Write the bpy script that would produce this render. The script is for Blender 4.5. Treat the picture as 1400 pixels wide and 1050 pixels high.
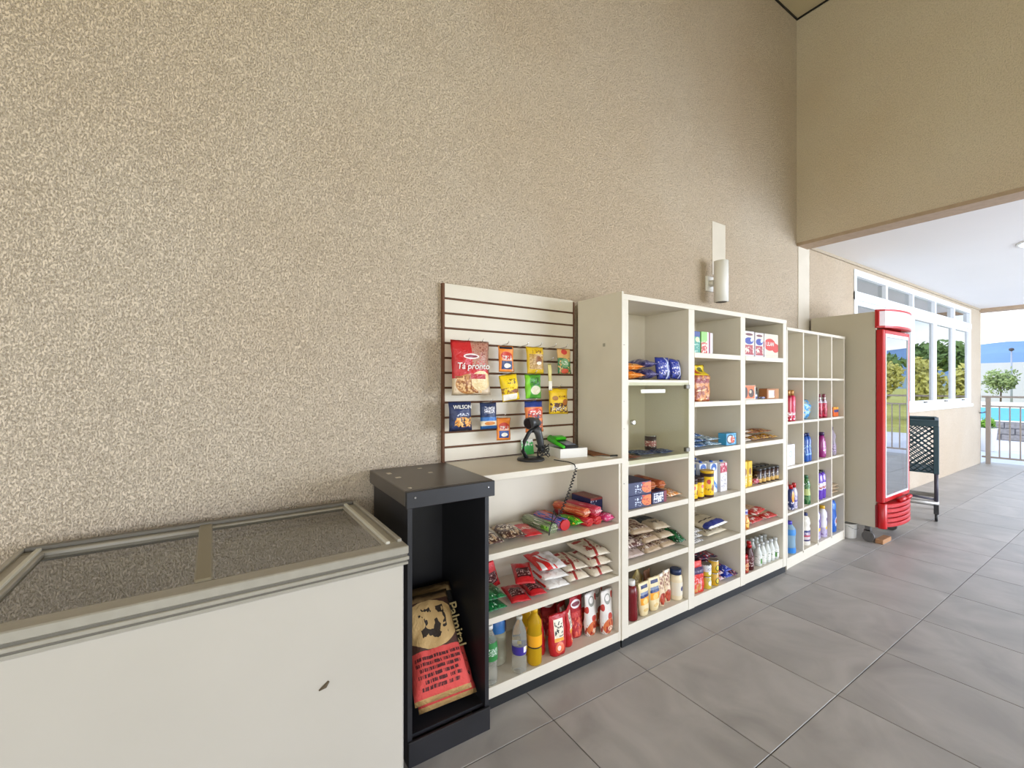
import bpy, bmesh, math, random
from mathutils import Vector, Matrix, noise
R = math.radians
PI = math.pi
rnd = random.Random(7)
for o in list(bpy.data.objects):
    bpy.data.objects.remove(o)
S = bpy.context.scene
COL = S.collection

# ------------------------------------------------------------------ camera
TH = math.atan2(922, 600)
cam_d = bpy.data.cameras.new('camera')
cam_d.sensor_fit = 'HORIZONTAL'; cam_d.sensor_width = 36.0
cam_d.lens = 36.0 * 600 / 1400
cam_d.clip_start = 0.05; cam_d.clip_end = 3000
cam_d.shift_y = 1.6 / 1400
cam = bpy.data.objects.new('camera', cam_d); COL.objects.link(cam)
cam.location = (0, 0, 1.44)
cam.rotation_euler = (R(90), 0, TH - R(90))
S.camera = cam

# ------------------------------------------------------------------ colour management
S.view_settings.view_transform = 'Standard'
S.view_settings.look = 'None'
S.view_settings.gamma = 1
S.view_settings.use_curve_mapping = False
S.view_settings.exposure = 0.0

# ------------------------------------------------------------------ world
W = bpy.data.worlds.new('sky'); S.world = W; W.use_nodes = True
nt = W.node_tree; nt.nodes.clear()
wo = nt.nodes.new('ShaderNodeOutputWorld'); wb = nt.nodes.new('ShaderNodeBackground')
tc = nt.nodes.new('ShaderNodeTexCoord')
sp = nt.nodes.new('ShaderNodeSeparateXYZ'); nt.links.new(tc.outputs['Generated'], sp.inputs[0])
mp = nt.nodes.new('ShaderNodeMapping'); mp.inputs['Scale'].default_value = (2.2, 2.2, 9.0)
mp.inputs['Location'].default_value = (0.35, 0.2, 0)
nt.links.new(tc.outputs['Generated'], mp.inputs[0])
nz = nt.nodes.new('ShaderNodeTexNoise'); nz.inputs['Scale'].default_value = 1.3; nz.inputs['Detail'].default_value = 6
nt.links.new(mp.outputs[0], nz.inputs['Vector'])
cr = nt.nodes.new('ShaderNodeValToRGB')
cr.color_ramp.elements[0].position = 0.42; cr.color_ramp.elements[0].color = (0.36, 0.60, 0.95, 1)
cr.color_ramp.elements[1].position = 0.62; cr.color_ramp.elements[1].color = (0.95, 0.97, 1.0, 1)
nt.links.new(nz.outputs['Fac'], cr.inputs[0])
hr = nt.nodes.new('ShaderNodeMapRange'); hr.inputs[1].default_value = 0.0; hr.inputs[2].default_value = 0.22
hr.inputs[3].default_value = 0.75; hr.inputs[4].default_value = 0.0
nt.links.new(sp.outputs[2], hr.inputs[0])
mx = nt.nodes.new('ShaderNodeMixRGB'); mx.inputs[2].default_value = (1.0, 1.0, 1.0, 1)
nt.links.new(hr.outputs[0], mx.inputs[0]); nt.links.new(cr.outputs[0], mx.inputs[1])
nt.links.new(mx.outputs[0], wb.inputs[0]); wb.inputs[1].default_value = 2.0
nt.links.new(wb.outputs[0], wo.inputs[0])

# ------------------------------------------------------------------ sun and daylight coming in through the openings
def lamp(name, kind, loc, rot, energy, color=(1, 1, 1), size=None):
    d = bpy.data.lights.new(name, kind); d.energy = energy; d.color = color
    if kind == 'AREA':
        d.shape = 'RECTANGLE'; d.size, d.size_y = size
    if kind == 'SUN':
        d.angle = R(1.0)
    o = bpy.data.objects.new(name, d); COL.objects.link(o); o.location = loc; o.rotation_euler = rot
    return o
sun = lamp('sun', 'SUN', (0, 0, 30), (0, 0, 0), 2.2, (1.0, 0.96, 0.88))
sun.rotation_euler = Vector((0.55, -0.45, -0.75)).to_track_quat('-Z', 'Y').to_euler()
# daylight through the open long side of the hall, behind the camera
lamp('daylight_opening', 'AREA', (-1.2, -4.9, 1.6), (R(90), 0, 0), 158, (1.0, 0.965, 0.92), (7.0, 2.9))
# daylight through the open side of the porch
lamp('daylight_porch', 'AREA', (8.3, -4.9, 1.4), (R(90), 0, 0), 780, (0.78, 0.86, 1.0), (6.5, 2.6))
#lamp('daylight_porch_end', 'AREA', (11.8, -1.5, 1.5), (0, R(90), 0), 170, (0.84, 0.91, 1.0), (2.5, 6.0))
# daylight from the opening at the left end of the hall
lamp('daylight_left', 'AREA', (-4.9, -1.5, 1.5), (0, R(-90), 0), 62, (1.0, 0.965, 0.92), (2.8, 5.5))

# ------------------------------------------------------------------ materials
def lin(h):
    if isinstance(h, tuple): return h if len(h) == 4 else h + (1,)
    h = h.lstrip('#'); out = []
    for i in (0, 2, 4):
        c = int(h[i:i + 2], 16) / 255
        out.append(c / 12.92 if c <= 0.04045 else ((c + 0.055) / 1.055) ** 2.4)
    return tuple(out) + (1,)
MATS = {}
def base_mat(name, col, rough=0.5, metal=0.0, **kw):
    if name in MATS: return MATS[name]
    m = bpy.data.materials.new(name); m.use_nodes = True
    b = m.node_tree.nodes['Principled BSDF']
    b.inputs['Base Color'].default_value = lin(col); b.inputs['Roughness'].default_value = rough
    b.inputs['Metallic'].default_value = metal
    for k, v in kw.items(): b.inputs[k.replace('_', ' ')].default_value = v
    MATS[name] = m
    return m
class NB:
    def __init__(s, m): s.t = m.node_tree; s.b = s.t.nodes['Principled BSDF']
    def n(s, typ, **kw):
        n = s.t.nodes.new('ShaderNode' + typ)
        for k, v in kw.items(): setattr(n, k, v)
        return n
    def l(s, a, b): s.t.links.new(a, b)
    def math(s, op, a, b=None):
        n = s.n('Math', operation=op)
        for i, x in enumerate((a, b)):
            if x is None: continue
            if isinstance(x, (int, float)): n.inputs[i].default_value = x
            else: s.l(x, n.inputs[i])
        return n.outputs[0]
    def mix(s, f, a, b):
        n = s.n('MixRGB')
        if isinstance(f, float): n.inputs[0].default_value = f
        else: s.l(f, n.inputs[0])
        for i, x in ((1, a), (2, b)):
            if isinstance(x, tuple): n.inputs[i].default_value = x
            else: s.l(x, n.inputs[i])
        return n.outputs[0]
    def bump(s, h, strength, dist):
        n = s.n('Bump'); n.inputs['Strength'].default_value = strength; n.inputs['Distance'].default_value = dist
        s.l(h, n.inputs['Height']); s.l(n.outputs[0], s.b.inputs['Normal'])

def print_mat(name, base, layers=(), rough=0.35, crinkle=0.0):
    """a printed wrapper: flat shapes of colour placed in the object's own 0..1 box (x across, z up)"""
    if name in MATS: return MATS[name]
    m = base_mat(name, base, rough); g = NB(m)
    tcn = g.n('TexCoord'); sep = g.n('SeparateXYZ'); g.l(tcn.outputs['Generated'], sep.inputs[0])
    X, Z = sep.outputs[0], sep.outputs[2]
    col = lin(base)
    def rectmask(x0, x1, z0, z1):
        a = g.math('DIVIDE', g.math('ABSOLUTE', g.math('SUBTRACT', X, (x0 + x1) / 2)), max((x1 - x0) / 2, 1e-4))
        b = g.math('DIVIDE', g.math('ABSOLUTE', g.math('SUBTRACT', Z, (z0 + z1) / 2)), max((z1 - z0) / 2, 1e-4))
        return g.math('LESS_THAN', g.math('MAXIMUM', a, b), 1.0)
    for L in layers:
        k = L[0]
        if k == 'r':
            f = rectmask(*L[1:5]); c = L[5]
        elif k == 'e':
            cx, cz, rx, rz, c = L[1:6]
            a = g.math('POWER', g.math('ABSOLUTE', g.math('DIVIDE', g.math('SUBTRACT', X, cx), rx)), 2.0)
            b = g.math('POWER', g.math('ABSOLUTE', g.math('DIVIDE', g.math('SUBTRACT', Z, cz), rz)), 2.0)
            f = g.math('LESS_THAN', g.math('ADD', a, b), 1.0)
        elif k == 'd':      # diagonal band: a*x + b*z between lo and hi
            a, b, lo, hi, c = L[1:6]
            v = g.math('ADD', g.math('MULTIPLY', X, a), g.math('MULTIPLY', Z, b))
            f = g.math('MULTIPLY', g.math('GREATER_THAN', v, lo), g.math('LESS_THAN', v, hi))
        else:               # 's' speckle of food, small print or pattern inside a rectangle
            x0, x1, z0, z1, c, sx, sz, thr = L[1:9]
            mpn = g.n('Mapping'); mpn.inputs['Scale'].default_value = (sx, 3, sz); g.l(tcn.outputs['Generated'], mpn.inputs[0])
            nn = g.n('TexNoise'); nn.inputs['Scale'].default_value = 1.0; nn.inputs['Detail'].default_value = 2
            g.l(mpn.outputs[0], nn.inputs['Vector'])
            f = g.math('MULTIPLY', rectmask(x0, x1, z0, z1), g.math('GREATER_THAN', nn.outputs['Fac'], thr))
        col = g.mix(f, col, lin(c))
    if layers: g.l(col, g.b.inputs['Base Color'])
    if crinkle:
        nn = g.n('TexNoise'); nn.inputs['Scale'].default_value = 9; nn.inputs['Detail'].default_value = 3
        nn.inputs['Distortion'].default_value = 1.2
        g.l(tcn.outputs['Generated'], nn.inputs['Vector']); g.bump(nn.outputs['Fac'], crinkle, 0.02)
    return m

def glass_mat(name, tint, refl=1.5, base_refl=0.0, rough=0.0):
    """thin clear pane: see-through with a mirror reflection that grows at a shallow angle"""
    if name in MATS: return MATS[name]
    m = bpy.data.materials.new(name); m.use_nodes = True; t = m.node_tree; t.nodes.clear()
    o = t.nodes.new('ShaderNodeOutputMaterial'); mxs = t.nodes.new('ShaderNodeMixShader')
    tr = t.nodes.new('ShaderNodeBsdfTransparent'); tr.inputs[0].default_value = lin(tint)
    gl = t.nodes.new('ShaderNodeBsdfGlossy'); gl.inputs['Roughness'].default_value = rough
    fr = t.nodes.new('ShaderNodeFresnel'); fr.inputs[0].default_value = refl
    ad = t.nodes.new('ShaderNodeMath'); ad.operation = 'ADD'; ad.use_clamp = True; ad.inputs[1].default_value = base_refl
    ge = t.nodes.new('ShaderNodeNewGeometry'); inv = t.nodes.new('ShaderNodeMath'); inv.operation = 'SUBTRACT'; inv.inputs[0].default_value = 1.0
    mu = t.nodes.new('ShaderNodeMath'); mu.operation = 'MULTIPLY'   # only the outer face of the thin pane mirrors
    t.links.new(ge.outputs['Backfacing'], inv.inputs[1]); t.links.new(inv.outputs[0], mu.inputs[0]); t.links.new(ad.outputs[0], mu.inputs[1])
    t.links.new(fr.outputs[0], ad.inputs[0]); t.links.new(mu.outputs[0], mxs.inputs[0])
    t.links.new(tr.outputs[0], mxs.inputs[1]); t.links.new(gl.outputs[0], mxs.inputs[2]); t.links.new(mxs.outputs[0], o.inputs[0])
    MATS[name] = m
    return m

def plaster(name, col, dark, scale, dist):
    m = base_mat(name, col, 0.9); g = NB(m)
    geo = g.n('NewGeometry')
    mpn = g.n('Mapping'); mpn.inputs['Scale'].default_value = (1.35, 1.35, 0.8); g.l(geo.outputs['Position'], mpn.inputs[0])
    n1 = g.n('TexNoise'); n1.inputs['Scale'].default_value = scale; n1.inputs['Detail'].default_value = 3
    n1.inputs['Roughness'].default_value = 0.55; n1.inputs['Distortion'].default_value = 0.3
    g.l(mpn.outputs[0], n1.inputs['Vector'])
    r = g.n('MapRange'); r.inputs[1].default_value = 0.36; r.inputs[2].default_value = 0.56; g.l(n1.outputs['Fac'], r.inputs[0])
    n2 = g.n('TexNoise'); n2.inputs['Scale'].default_value = 0.75; n2.inputs['Detail'].default_value = 3
    g.l(geo.outputs['Position'], n2.inputs['Vector'])
    r2 = g.n('MapRange'); r2.inputs[1].default_value = 0.35; r2.inputs[2].default_value = 0.68; g.l(n2.outputs['Fac'], r2.inputs[0])
    c = lin(col); d = lin(dark)
    warm = (c[0] * 0.92, c[1] * 0.865, c[2] * 0.80, 1)
    base = g.mix(r2.outputs[0], warm, c)
    pit = g.n('MapRange'); pit.inputs[1].default_value = 0.30; pit.inputs[2].default_value = 0.46; g.l(n1.outputs['Fac'], pit.inputs[0])
    g.l(g.mix(pit.outputs[0], d, base), g.b.inputs['Base Color'])
    g.bump(r.outputs[0], 1.0, dist)
    return m, g

M_wall, gw = plaster('textured_plaster', '#d7c8b4', '#938470', 150, 0.0045)
M_beam, _ = plaster('textured_plaster_beam', '#d6c9b6', '#beb29e', 110, 0.002)
def flat(name, col, rough=0.5, metal=0.0, var=0.0, scale=8.0, **kw):
    m = base_mat(name, col, rough, metal, **kw)
    if var and not m.get('done'):
        g = NB(m); geo = g.n('NewGeometry'); n = g.n('TexNoise'); n.inputs['Scale'].default_value = scale; n.inputs['Detail'].default_value = 4
        g.l(geo.outputs['Position'], n.inputs['Vector']); c = lin(col)
        r = g.n('MapRange'); r.inputs[1].default_value = 0.3; r.inputs[2].default_value = 0.7; g.l(n.outputs['Fac'], r.inputs[0])
        g.l(g.mix(r.outputs[0], (c[0] * (1 - var), c[1] * (1 - var), c[2] * (1 - var * 1.1), 1), c), g.b.inputs['Base Color'])
        m['done'] = 1
    return m
M_melamine = flat('cream_melamine', '#dbd3c3', 0.45, var=0.06, scale=5)
M_edge = flat('worn_edge', '#cbc5b4', 0.5, var=0.12, scale=14)
M_black = flat('black_laminate', '#26262a', 0.42, var=0.25, scale=6)
M_blacktop = flat('black_laminate_top', '#56504b', 0.35, var=0.12, scale=7)
M_chip = flat('bare_chipboard', '#c9bfae', 0.8)
M_mdf = flat('brown_mdf_core', '#6a4630', 0.8, var=0.15, scale=40)
M_plinth = flat('black_plinth', '#17191b', 0.5, var=0.15)
M_white = flat('white_paint', '#e6e4de', 0.5)
M_enamel = flat('freezer_enamel', '#beb8ad', 0.33, var=0.05, scale=3)
M_cooler = flat('cooler_enamel', '#c3bba8', 0.35, var=0.03, scale=3)
M_alu = flat('brushed_aluminium', '#a8a397', 0.38, metal=0.35, var=0.1, scale=30)
M_aludark = flat('dark_aluminium', '#6f6b62', 0.45, metal=0.4)
M_chrome = flat('chrome', '#c8c8c8', 0.2, metal=1.0)
M_blackplastic = flat('black_plastic', '#202224', 0.42)
M_red = flat('red_plastic', '#b80f14', 0.3)
M_whitealu = flat('white_aluminium', '#e4e7ec', 0.35)
M_ceil = flat('porch_plaster', '#e9e6e4', 0.8, var=0.03, scale=1.0)
M_hall_ceil = flat('hall_ceiling', '#c9bc9c', 0.8, var=0.05, scale=1)
M_grout = flat('floor_grout', '#5f5a55', 0.9)
M_glass = glass_mat('clear_glass', '#dfe8e0', 1.5)
M_doorglass = glass_mat('greenish_shelf_glass', '#f6f7f1', 1.06, 0.0)
M_winglass = glass_mat('window_glass', '#d0dcdf', 2.0, 0.38)
M_coolglass = glass_mat('cooler_glass', '#c0c8ca', 1.8, 0.42)
M_lidglass = glass_mat('freezer_lid_glass', '#cfcca4', 1.9, 0.16)

# stone look of the floor tiles
M_tile = base_mat('grey_porcelain_tile', '#98928d', 0.42); g = NB(M_tile)
geo = g.n('NewGeometry'); oi = g.n('ObjectInfo')
n1 = g.n('TexNoise'); n1.inputs['Scale'].default_value = 2.4; n1.inputs['Detail'].default_value = 7; n1.inputs['Distortion'].default_value = 1.4
off = g.n('VectorMath', operation='SCALE'); 
cmb = g.n('CombineXYZ'); g.l(oi.outputs['Random'], cmb.inputs[0]); g.l(oi.outputs['Random'], cmb.inputs[1])
off.inputs['Scale'].default_value = 20; g.l(cmb.outputs[0], off.inputs[0])
ad = g.n('VectorMath', operation='ADD'); g.l(geo.outputs['Position'], ad.inputs[0]); g.l(off.outputs[0], ad.inputs[1])
g.l(ad.outputs[0], n1.inputs['Vector'])
r1 = g.n('ValToRGB'); r1.color_ramp.elements[0].position = 0.3; r1.color_ramp.elements[0].color = lin('#97938f')
r1.color_ramp.elements[1].position = 0.72; r1.color_ramp.elements[1].color = lin('#b5b0ac')
g.l(n1.outputs['Fac'], r1.inputs[0])
hv = g.n('HueSaturation'); g.l(r1.outputs[0], hv.inputs['Color'])
g.l(g.math('ADD', g.math('MULTIPLY', oi.outputs['Random'], 0.10), 0.95), hv.inputs['Value'])
g.l(hv.outputs[0], g.b.inputs['Base Color'])
g.l(g.math('ADD', g.math('MULTIPLY', n1.outputs['Fac'], 0.25), 0.28), g.b.inputs['Roughness'])

# ------------------------------------------------------------------ mesh helpers
def box(bm, x0, x1, y0, y1, z0, z1, bevel=0.0, mi=0):
    vs = [bm.verts.new(p) for p in ((x0, y0, z0), (x1, y0, z0), (x1, y1, z0), (x0, y1, z0), (x0, y0, z1), (x1, y0, z1), (x1, y1, z1), (x0, y1, z1))]
    fs = [bm.faces.new([vs[i] for i in q]) for q in ((3, 2, 1, 0), (4, 5, 6, 7), (0, 1, 5, 4), (1, 2, 6, 5), (2, 3, 7, 6), (3, 0, 4, 7))]
    for f in fs: f.material_index = mi
    if bevel:
        es = {e for f in fs for e in f.edges}
        bmesh.ops.bevel(bm, geom=list(es), offset=bevel, segments=1, profile=0.5, affect='EDGES')
    return vs
def B(x0, x1, y0, y1, z0, z1, bevel=0.0):
    bm = bmesh.new(); box(bm, x0, x1, y0, y1, z0, z1, bevel); return bm
def lathe(bm, prof, n=18, cx=0, cy=0, sx=1.0, sy=1.0, cap=True):
    rings = []
    for r, z in prof:
        rings.append([bm.verts.new((cx + sx * r * math.cos(2 * PI * i / n), cy + sy * r * math.sin(2 * PI * i / n), z)) for i in range(n)])
    for a, b in zip(rings, rings[1:]):
        for i in range(n):
            f = bm.faces.new((a[i], a[(i + 1) % n], b[(i + 1) % n], b[i])); f.smooth = True
    if cap:
        bm.faces.new(list(reversed(rings[0]))); bm.faces.new(rings[-1])
def LT(prof, n=18, **k):
    bm = bmesh.new(); lathe(bm, prof, n, **k); return bm
def tube(bm, pts, r, n=8, closed=False):
    pts = [Vector(p) for p in pts]; rings = []
    for i, p in enumerate(pts):
        if closed: d = pts[(i + 1) % len(pts)] - pts[i - 1]
        else: d = pts[min(i + 1, len(pts) - 1)] - pts[max(i - 1, 0)]
        d.normalize()
        up = Vector((0, 0, 1)) if abs(d.z) < 0.95 else Vector((1, 0, 0))
        a = d.cross(up).normalized(); b = d.cross(a).normalized()
        rr = r[i] if isinstance(r, (list, tuple)) else r
        rings.append([bm.verts.new(p + (a * math.cos(2 * PI * k / n) + b * math.sin(2 * PI * k / n)) * rr) for k in range(n)])
    prs = list(zip(rings, rings[1:])) + ([(rings[-1], rings[0])] if closed else [])
    for a, b in prs:
        for k in range(n):
            f = bm.faces.new((a[k], a[(k + 1) % n], b[(k + 1) % n], b[k])); f.smooth = True
    if not closed:
        bm.faces.new(list(reversed(rings[0]))); bm.faces.new(rings[-1])
def TB(pts, r, n=8, closed=False):
    bm = bmesh.new(); tube(bm, pts, r, n, closed); return bm
def arcslab(bm, x0, x1, yb, bulge, z0, z1, n=12, y_in=None, rnd_z=0.0):
    """slab whose front is a bow from x0 to x1, bulging towards -y"""
    rings = []
    for z, sh in ((z0, rnd_z), (z0 + rnd_z, 0), (z1 - rnd_z, 0), (z1, rnd_z)) if rnd_z else ((z0, 0), (z1, 0)):
        fr = []
        for i in range(n + 1):
            t = -1 + 2 * i / n
            fr.append(((x0 + x1) / 2 + (x1 - x0) / 2 * t, yb - bulge * (1 - t * t) ** 0.5 * (1) + sh, z))
        ring = fr + [(x1, (y_in or yb) , z), (x0, (y_in or yb), z)]
        rings.append([bm.verts.new(p) for p in ring])
    m = len(rings[0])
    for a, b in zip(rings, rings[1:]):
        for i in range(m):
            bm.faces.new((a[i], a[(i + 1) % m], b[(i + 1) % m], b[i]))
    bm.faces.new(list(reversed(rings[0]))); bm.faces.new(rings[-1])

def obj(name, bm, mat, parent=None, smooth=False, loc=None):
    if isinstance(bm, bpy.types.Mesh): me = bm
    else:
        bmesh.ops.recalc_face_normals(bm, faces=bm.faces)
        me = bpy.data.meshes.new(name); bm.to_mesh(me); bm.free()
        if smooth:
            for p in me.polygons: p.use_smooth = True
    if not me.materials: me.materials.append(mat)
    o = bpy.data.objects.new(name, me); COL.objects.link(o)
    if parent: o.parent = parent
    if loc: o.location = loc
    return o
def thing(name, label, cat, loc=(0, 0, 0), rot=(0, 0, 0), group=None):
    o = bpy.data.objects.new(name, None); COL.objects.link(o); o.empty_display_size = 0.05
    o.location = loc; o.rotation_euler = rot; o['label'] = label; o['category'] = cat
    if group: o['group'] = group
    return o
def tag(o, label, cat, group=None, kind=None):
    o['label'] = label; o['category'] = cat
    if group: o['group'] = group
    if kind: o['kind'] = kind
    return o
def struct(name, bm, mat, parent=None):
    o = obj(name, bm, mat, parent)
    if not parent: o['kind'] = 'structure'
    return o
def dup(root, label, loc=None, rot=None, group=None, scale=None):
    r = root.copy(); COL.objects.link(r)
    r['label'] = label
    if loc: r.location = loc
    if rot is not None: r.rotation_euler = rot
    if group: r['group'] = group
    if scale: r.scale = scale
    for ch in list(root.children):
        c = ch.copy(); COL.objects.link(c); c.parent = r
        for g2 in list(ch.children):
            d = g2.copy(); COL.objects.link(d); d.parent = c
    return r
def text(s, size, mat, parent, loc, rot=(R(90), 0, 0), name='lettering', shear=0.0, sx=1.0, label=None):
    cu = bpy.data.curves.new('txt', 'FONT'); cu.body = s; cu.size = size; cu.extrude = 0.0006; cu.align_x = 'CENTER'; cu.align_y = 'CENTER'; cu.shear = shear
    cu.offset = size * 0.012
    to = bpy.data.objects.new('txt', cu)
    me = bpy.data.meshes.new_from_object(to); me.name = name
    bpy.data.objects.remove(to); bpy.data.curves.remove(cu)
    me.materials.clear(); me.materials.append(mat)
    o = bpy.data.objects.new(name, me); COL.objects.link(o); o.parent = parent; o.location = loc; o.rotation_euler = rot; o.scale = (sx, 1, 1)
    if label: o['label'] = label
    return o

# ================================================================== SETTING
WY = 2.08           # face of the long plastered wall
EX = 4.68           # hall side face of the cross wall above the porch opening
XE = 11.75          # end of the porch
CZ = 2.845          # porch ceiling
HZ = 5.02           # hall ceiling
# long wall with window hole
bm = bmesh.new()
wx0, wx1, wz0, wz1 = 6.02, 10.98, 1.12, 2.77
box(bm, -5.2, wx0, WY, WY + 0.18, -0.05, HZ + 0.2)
box(bm, wx0, wx1, WY, WY + 0.18, -0.05, wz0)
box(bm, wx0, wx1, WY, WY + 0.18, wz1, HZ + 0.2)
box(bm, wx1, XE - 0.02, WY, WY + 0.18, -0.05, HZ + 0.2)
struct('wall_left', bm, M_wall)
# shallow paler strip in the corner and pale rectangle above the wall lamp
M_patch = flat('pale_wall_patch', '#d2c9ba', 0.85, var=0.06, scale=9)
bm = B(4.70, 4.93, WY - 0.006, WY + 0.001, 1.9, CZ - 0.02, 0.003)
struct('trim_1', bm, M_patch)
bm = B(3.27, 3.455, WY - 0.004, WY + 0.001, 2.33, 2.76, 0.002)
struct('trim_2', bm, M_patch)
struct('wall_back', B(EX, EX + 0.2, -5.2, WY, CZ - 0.015, HZ + 0.2), M_beam)
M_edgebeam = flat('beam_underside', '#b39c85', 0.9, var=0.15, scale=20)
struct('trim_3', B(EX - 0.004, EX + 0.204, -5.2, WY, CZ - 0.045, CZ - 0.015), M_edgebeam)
struct('ceiling', B(-5.2, EX, -5.2, WY, HZ, HZ + 0.2), M_hall_ceil)
struct('trim_4', B(EX - 0.012, EX, -5.2, WY - 0.012, HZ - 0.014, HZ), M_plinth)
struct('trim_5', B(-5.2, EX, WY - 0.012, WY, HZ - 0.014, HZ), M_plinth)
pc = struct('ceiling_porch', B(EX + 0.2, XE + 0.1, -5.2, WY + 0.2, CZ, CZ + 0.25), M_ceil)
struct('trim_6', B(EX + 0.2, XE, WY - 0.015, WY, CZ - 0.03, CZ), flat('ceiling_bead', '#a89a86', 0.8))
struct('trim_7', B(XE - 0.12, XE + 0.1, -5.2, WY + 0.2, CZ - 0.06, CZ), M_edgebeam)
# closed sides of the hall that the camera does not see: wall behind with a wide opening, left end with an opening
bm = bmesh.new()
box(bm, -5.2, EX, -5.2, -5.0, CZ + 0.15, HZ + 0.2); box(bm, 2.6, EX, -5.2, -5.0, 0, CZ + 0.15)
struct('wall_front', bm, M_wall)
bm = bmesh.new()
box(bm, -5.2, -5.0, -5.2, WY, CZ + 0.15, HZ + 0.2); box(bm, -5.2, -5.0, 1.4, WY, 0, CZ + 0.15)
struct('wall_end', bm, M_wall)
# room behind the windows
bm = bmesh.new()
box(bm, 5.0, XE, 5.2, 5.35, 0, CZ + 0.3); box(bm, 4.85, 5.0, WY + 0.18, 5.35, 0, CZ + 0.3); box(bm, XE - 0.15, XE, WY + 0.18, 5.35, 0, CZ + 0.3)
box(bm, 4.85, XE, WY + 0.18, 5.35, CZ + 0.3, CZ + 0.5)
struct('wall_inner_room', bm, M_ceil)

# floor: grout bed and every tile the photograph shows
fl = struct('floor', B(-5.2, XE + 0.05, -5.2, WY + 0.1, -0.12, -0.004), M_grout)
ct, st = math.cos(TH), math.sin(TH)
def seen(x, y):
    d = ct * x + st * y
    if d < 0.3: return False
    u = 700 + 600 * (st * x - ct * y) / d; v = 526.6 + 600 * 1.44 / d
    return -60 < u < 1480 and v < 1120
tb = bmesh.new(); box(tb, 0.002, 0.598, 0.002, 0.598, -0.012, 0, 0.0015)
bmesh.ops.recalc_face_normals(tb, faces=tb.faces)
tile_me = bpy.data.meshes.new('tile'); tb.to_mesh(tile_me); tb.free(); tile_me.materials.append(M_tile)
rest = bmesh.new(); nt_ = 0
cells = []
for i in range(-9, 20):
    for j in range(-10, 3):
        x0 = -0.02 + 0.6 * i; y0 = 0.285 + 0.6 * j
        if x0 + 0.6 > XE + 0.3 or x0 < -5.2 or y0 < -5.2: continue
        vis = any(seen(x0 + a, y0 + b) for a in (0, .3, .6) for b in (0, .3, .6))
        cells.append((not vis, x0 * x0 + y0 * y0, x0, y0))
cells.sort()
for nv, _, x0, y0 in cells:
    y1 = min(y0 + 0.5985, WY)
    if not nv and nt_ < 300:
        o = bpy.data.objects.new('tile', tile_me); COL.objects.link(o); o.parent = fl
        o.location = (x0, y0, 0)
        if y0 + 0.6 > WY: o.scale = (1, (WY - y0) / 0.6, 1)
        nt_ += 1
    else:
        box(rest, x0 + 0.0015, x0 + 0.5985, y0 + 0.0015, y1, -0.012, 0)
o = obj('tile_rest', rest, M_tile, fl); o['kind'] = 'stuff'

# window: frame members and panes are objects of their own
win = struct('window_1', B(wx0, wx1, WY - 0.045, WY + 0.1, wz0 - 0.05, wz0, 0.006), M_whitealu)
fy0, fy1 = WY - 0.012, WY + 0.07
obj('frame_rail', B(wx0, wx1, fy0, fy1, wz1 - 0.07, wz1), M_whitealu, win)
obj('frame_rail', B(wx0, wx1, fy0, fy1, wz0, wz0 + 0.05), M_whitealu, win)
obj('transom', B(wx0, wx1, fy0 - 0.01, fy1, 2.42, 2.52, 0.006), M_whitealu, win)
nb = 5; bw = (wx1 - wx0) / nb
for i in range(nb + 1):
    xc = wx0 + bw * i
    a, b_ = (xc, xc + 0.06) if i == 0 else ((xc - 0.06, xc) if i == nb else (xc - 0.032, xc + 0.032))
    obj('mullion', B(a, b_, fy0, fy1, wz0 + 0.05, wz1 - 0.07), M_whitealu, win)
for i in range(nb):
    a = wx0 + bw * i + (0.06 if i == 0 else 0.032); b_ = wx0 + bw * (i + 1) - (0.06 if i == nb - 1 else 0.032)
    obj('pane', B(a, b_, WY + 0.03, WY + 0.036, 2.52, wz1 - 0.07), M_winglass, win)
    sb = bmesh.new(); z0, z1 = wz0 + 0.052, 2.418
    for q in ((a, a + 0.045, z0, z1), (b_ - 0.045, b_, z0, z1), (a + 0.045, b_ - 0.045, z0, z0 + 0.045), (a + 0.045, b_ - 0.045, z1 - 0.05, z1)):
        box(sb, q[0], q[1], WY - 0.005, WY + 0.05, q[2], q[3])
    sa = obj('sash', sb, M_whitealu, win)
    obj('pane', B(a + 0.045, b_ - 0.045, WY + 0.02, WY + 0.026, z0 + 0.045, z1 - 0.05), M_winglass, sa)
    obj('latch', B((a + b_) / 2 - 0.05, (a + b_) / 2 + 0.05, WY - 0.03, WY - 0.005, z0 + 0.012, z0 + 0.03, 0.004), M_aludark, sa)

# ================================================================== OUTSIDE
M_terrace = flat('terrace_paving', '#dcdbe4', 0.7, var=0.06, scale=1.2)
M_grass = flat('dry_grass', '#c9c46a', 0.95, var=0.3, scale=0.6)
M_farland = flat('far_land', '#8fa0a8', 0.95, var=0.2, scale=0.02)
M_stone = flat('grey_stone_wall', '#8e8a8c', 0.9, var=0.35, scale=14)
M_deck = flat('pool_deck', '#e6dcd0', 0.7, var=0.06, scale=2)
M_water = flat('pool_water', '#18a6dc', 0.5, var=0.15, scale=2)
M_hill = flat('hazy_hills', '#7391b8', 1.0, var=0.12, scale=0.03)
M_palewall = flat('pale_rendered_wall', '#c9c8d2', 0.9, var=0.04, scale=0.4)
struct('ground', B(-60, 1500, -600, 900, -0.6, -0.45), M_grass)
struct('terrace', B(XE + 0.05, 17.5, -12, 13, -0.44, -0.03), M_terrace)
struct('terrace_side', B(EX, XE + 0.05, -12, -5.2, -0.44, -0.03), M_terrace)
po = struct('pool_deck', B(17.5, 38, 0.6, 16, -0.44, 0.46), M_deck)
struct('pool_water', B(18.1, 27.5, 1.2, 13, 0.44, 0.475), M_water)
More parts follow.
